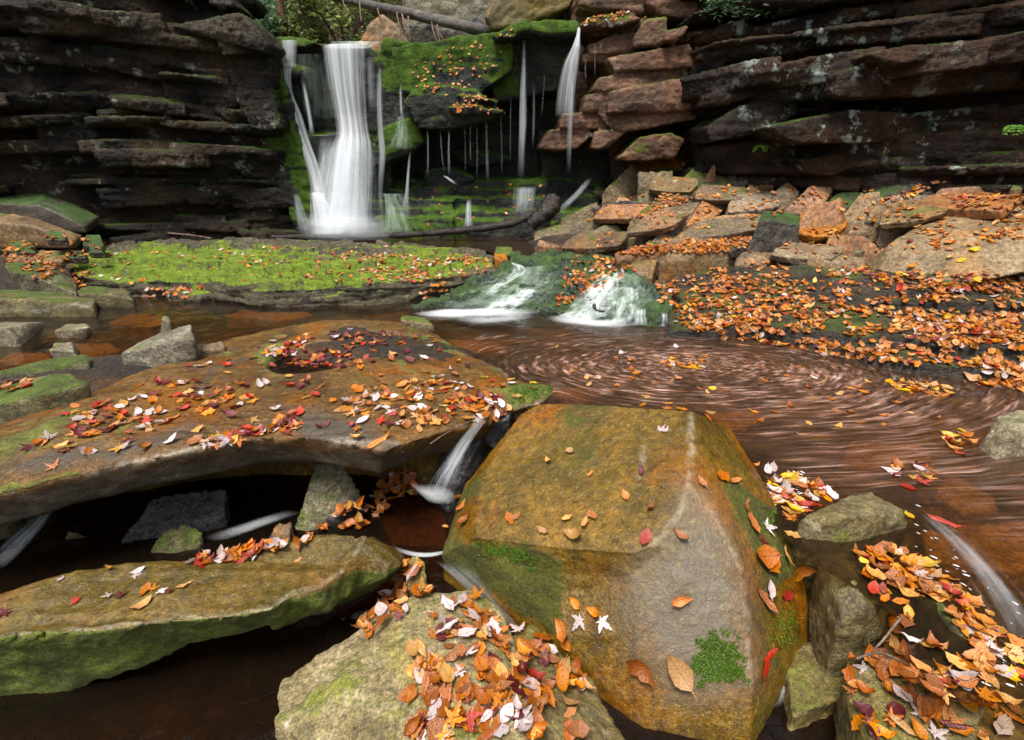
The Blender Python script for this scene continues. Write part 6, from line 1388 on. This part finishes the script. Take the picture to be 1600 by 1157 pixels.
for u, v, s, c, sh, yw, pl in [(592, 690, .15, 'orange', 'long', .9, 'hanging over the front edge of the flat slab'), (690, 615, .13, 'red', 'long', .5, 'on the right end of the flat slab'), (700, 608, .12, 'orange', 'long', .6, 'on the right end of the flat slab'), (1195, 1035, .14, 'red', 'long', 1.1, 'upright in the water at the bottom'), (835, 601, .06, 'yellow', 'oval', 0, 'on the mossy right tip of the flat slab'),
                              (757, 593, .06, 'yellow', 'long', 0, 'on the right end of the flat slab'), (808, 622, .06, 'tan', 'oval', 0, 'on the mossy right tip of the flat slab'), (1290, 550, .09, 'yellow', 'maple', 0, 'at the waterline of the leafy bank'), (1325, 545, .09, 'yellow', 'long', .2, 'on the leafy bank above the waterline'), (1345, 548, .07, 'tan', 'oval', 0, 'on the leafy bank above the waterline'),
                              (1230, 752, .1, 'yellow', 'maple', .3, 'floating right of the big boulder'), (1437, 757, .09, 'red', 'maple', 0, 'floating in mid pool'), (1480, 818, .14, 'red', 'long', -.6, 'floating off the olive green stone'), (1440, 885, .1, 'yellow', 'oval', -.5, 'in the leafy current at the lower right'), (1240, 872, .1, 'orange', 'oval', 0, 'between boulder and olive green stone'), (1250, 890, .1, 'orange', 'oval', 1, 'between boulder and olive green stone'),
                              (1262, 895, .08, 'yellow', 'oval', 2, 'between boulder and olive green stone'), (1225, 868, .08, 'tan', 'long', 2, 'between boulder and olive green stone'), (1420, 808, .06, 'yellow', 'oval', 1.4, 'beside the olive green stone'), (1503, 407, .09, 'yellow', 'oval', 0, 'on the largest pale slab'), (1522, 392, .09, 'yellow', 'oval', 0, 'on the largest pale slab'), (1425, 418, .08, 'orange', 'oval', 0, 'on the largest pale slab'), (1485, 404, .07, 'tan', 'oval', 0, 'on the largest pale slab'), (1410, 1020, .1, 'pale', 'maple', 0, 'on the stones at the bottom right')]:
    put_leaf(u, v, s, c, sh, pl, yaw=yw, tilt=.08, lift=.15)

LEAVES.sort(key=lambda q: -q[5])
near, rest = LEAVES[:290], LEAVES[290:]
CN = {'orange': 'orange', 'rust': 'rust brown', 'tan': 'pale tan', 'red': 'red', 'maroon': 'dark maroon', 'yellow': 'yellow', 'pale': 'whitish'}
SN = {'oval': 'oval', 'maple': 'maple-shaped', 'long': 'long narrow'}
UNITS = 'first second third fourth fifth sixth seventh eighth ninth tenth eleventh twelfth thirteenth fourteenth fifteenth sixteenth seventeenth eighteenth nineteenth twentieth'.split()
def nth(k): return UNITS[k] if k < 20 else ('twenty-' if k < 29 else 'thirty-') + UNITS[(k - 20) % 10] if k != 29 else 'thirtieth'
cells = {}
for q in near: cells.setdefault((q[4], q[3], q[1]), []).append(q)
for (place, colr, shape), qs in cells.items():
    qs.sort(key=lambda q: q[6])
    for k, q in enumerate(qs):
        o = bpy.data.objects.new('fallen_leaf', leaf_mesh(q[1], q[2], q[3])); COL.objects.link(o); o.matrix_world = q[0]
        what = f'{CN[colr]} {SN[shape]}'
        lab = f'{what} leaf lying {place}' if len(qs) == 1 else f'{"leftmost" if k == 0 else "rightmost" if k == len(qs) - 1 else nth(k) + " from left"} {what} leaf {place}'
        tag(o, lab.replace('lying lying', 'lying').replace('lying hanging', 'hanging').replace('lying floating', 'floating').replace('lying upright', 'upright').replace('lying circling', 'circling'), 'leaf', 'fallen leaves large enough to pick out')
V, F, MI, off, XY = [], [], [], 0, []
for m, shape, var, colr, *_ in rest:
    p, f = SHAPES[shape][var]; mm = np.array(m); pp = np.array(p) @ mm[:3, :3].T + mm[:3, 3]
    V.append(pp); XY += [(x, y) for x, y, z in p]; F += [tuple(i + off for i in t) for t in f]; MI += [LEAF_KEYS.index(colr)] * len(f); off += len(p)
me = mesh_np('leaf_litter', np.concatenate(V), F); leaf_uv(me, XY)
lit = link('leaf_litter', me, [LEAFC[k] for k in LEAF_KEYS]); me.polygons.foreach_set('material_index', np.array(MI, np.int32))
tag(lit, 'orange and brown fallen leaves strewn over the rocks, banks and ledges', 'leaf litter', kind='stuff')
print('leaves', len(LEAVES), round(time.time() - T0, 1))

# ------------------------------------------------------------------ moss cushions on the near stones, flecks of foam
def moss_patch(parent, poly, n, size, seed=0, name='moss_patch', mat='moss_tuft'):
    R = np.random.default_rng(seed); us = [p[0] + d for p in poly for d in (-14, 14)]; vs = [p[1] + d for p in poly for d in (-12, 12)]; pts = []
    t = 0
    while len(pts) < n and t < n * 12:
        t += 1; u, v = R.uniform(min(us), max(us)), R.uniform(min(vs), max(vs))
        w = .7 * perlin(np.array([[u / 14, v / 14, seed]]))[0] + .5 * perlin(np.array([[u / 5, v / 5, seed]]))[0]
        if w + 1.3 * (poly_soft(np.array([u]), np.array([v]), poly, 26)[0] - .62) + R.normal() * .08 < 0: continue
        h = hit(u, v, BV)
        if h[0] is None: continue
        pts.append(h[0] + h[1].normalized() * R.uniform(0, size * 1.6))
    v, f = leaf_cloud(np.array([tuple(p) for p in pts]), size, R, flat=1., aspect=.6)
    tag(link(name, mesh_np(name, v, f, False), M[mat], parent), kind='stuff')
moss_patch(boulder, [(1088, 1000), (1110, 985), (1150, 990), (1165, 1030), (1168, 1068), (1090, 1072), (1078, 1040)], 11000, .004, 1)
moss_patch(boulder, [(745, 850), (780, 846), (842, 868), (838, 884), (800, 878), (755, 866)], 5000, .0038, 2)
moss_patch(boulder, [(1190, 790), (1215, 800), (1225, 830), (1200, 845)], 900, .0038, 3)
moss_patch(boulder, [(1200, 960), (1240, 950), (1250, 1000), (1210, 1020)], 1400, .0038, 4)
moss_patch(slab, [(795, 600), (850, 598), (862, 612), (835, 628), (800, 632)], 3000, .006, 5)
moss_patch(slab, [(640, 518), (700, 540), (690, 550), (630, 528)], 1000, .007, 6)
FR_ = random.Random(77); V, F, off = [], [], 0
for k in range(110):
    t = FR_.random(); a = (1425 + 185 * t, 800 + 260 * t); u = a[0] + FR_.gauss(0, 1) * (16 + 26 * t); v = a[1] + FR_.gauss(0, 1) * 16
    if k < 60: u, v = FR_.uniform(1210, 1260), FR_.uniform(738, 775)
    h = hit(u, v, BVW)
    if h[0] is None or h[0].z > .02 or h[0].z < -.03: continue
    r = FR_.choice((.0015, .002, .003, .004, .005)) * FR_.uniform(.7, 1.2); sq = FR_.uniform(.4, 1); ang = FR_.uniform(-1.2, -.4)
    ring = [(math.cos(i * math.pi / 3), math.sin(i * math.pi / 3)) for i in range(6)]
    for (x, y) in ring: V.append((h[0].x + r * (x * math.cos(ang) * 2.2 - y * sq * math.sin(ang)), h[0].y + r * (x * math.sin(ang) * 2.2 + y * sq * math.cos(ang)), h[0].z + .004))
    V.append((h[0].x, h[0].y, h[0].z + .004 + r * .5))
    F += [(off + i, off + (i + 1) % 6, off + 6) for i in range(6)]; off += 7
b = NB('foam_white'); b.surface(b.node('ShaderNodeBsdfPrincipled', {'Base Color': (.55, .55, .54), 'Roughness': .5}).outputs[0])
tag(link('foam_flecks', mesh_np('foam_flecks', V, F), b.m), 'white flecks of foam on the current at the lower right', 'foam', kind='stuff')

bpy.data.collections.remove(TMP)
print('script done', round(time.time() - T0, 1))
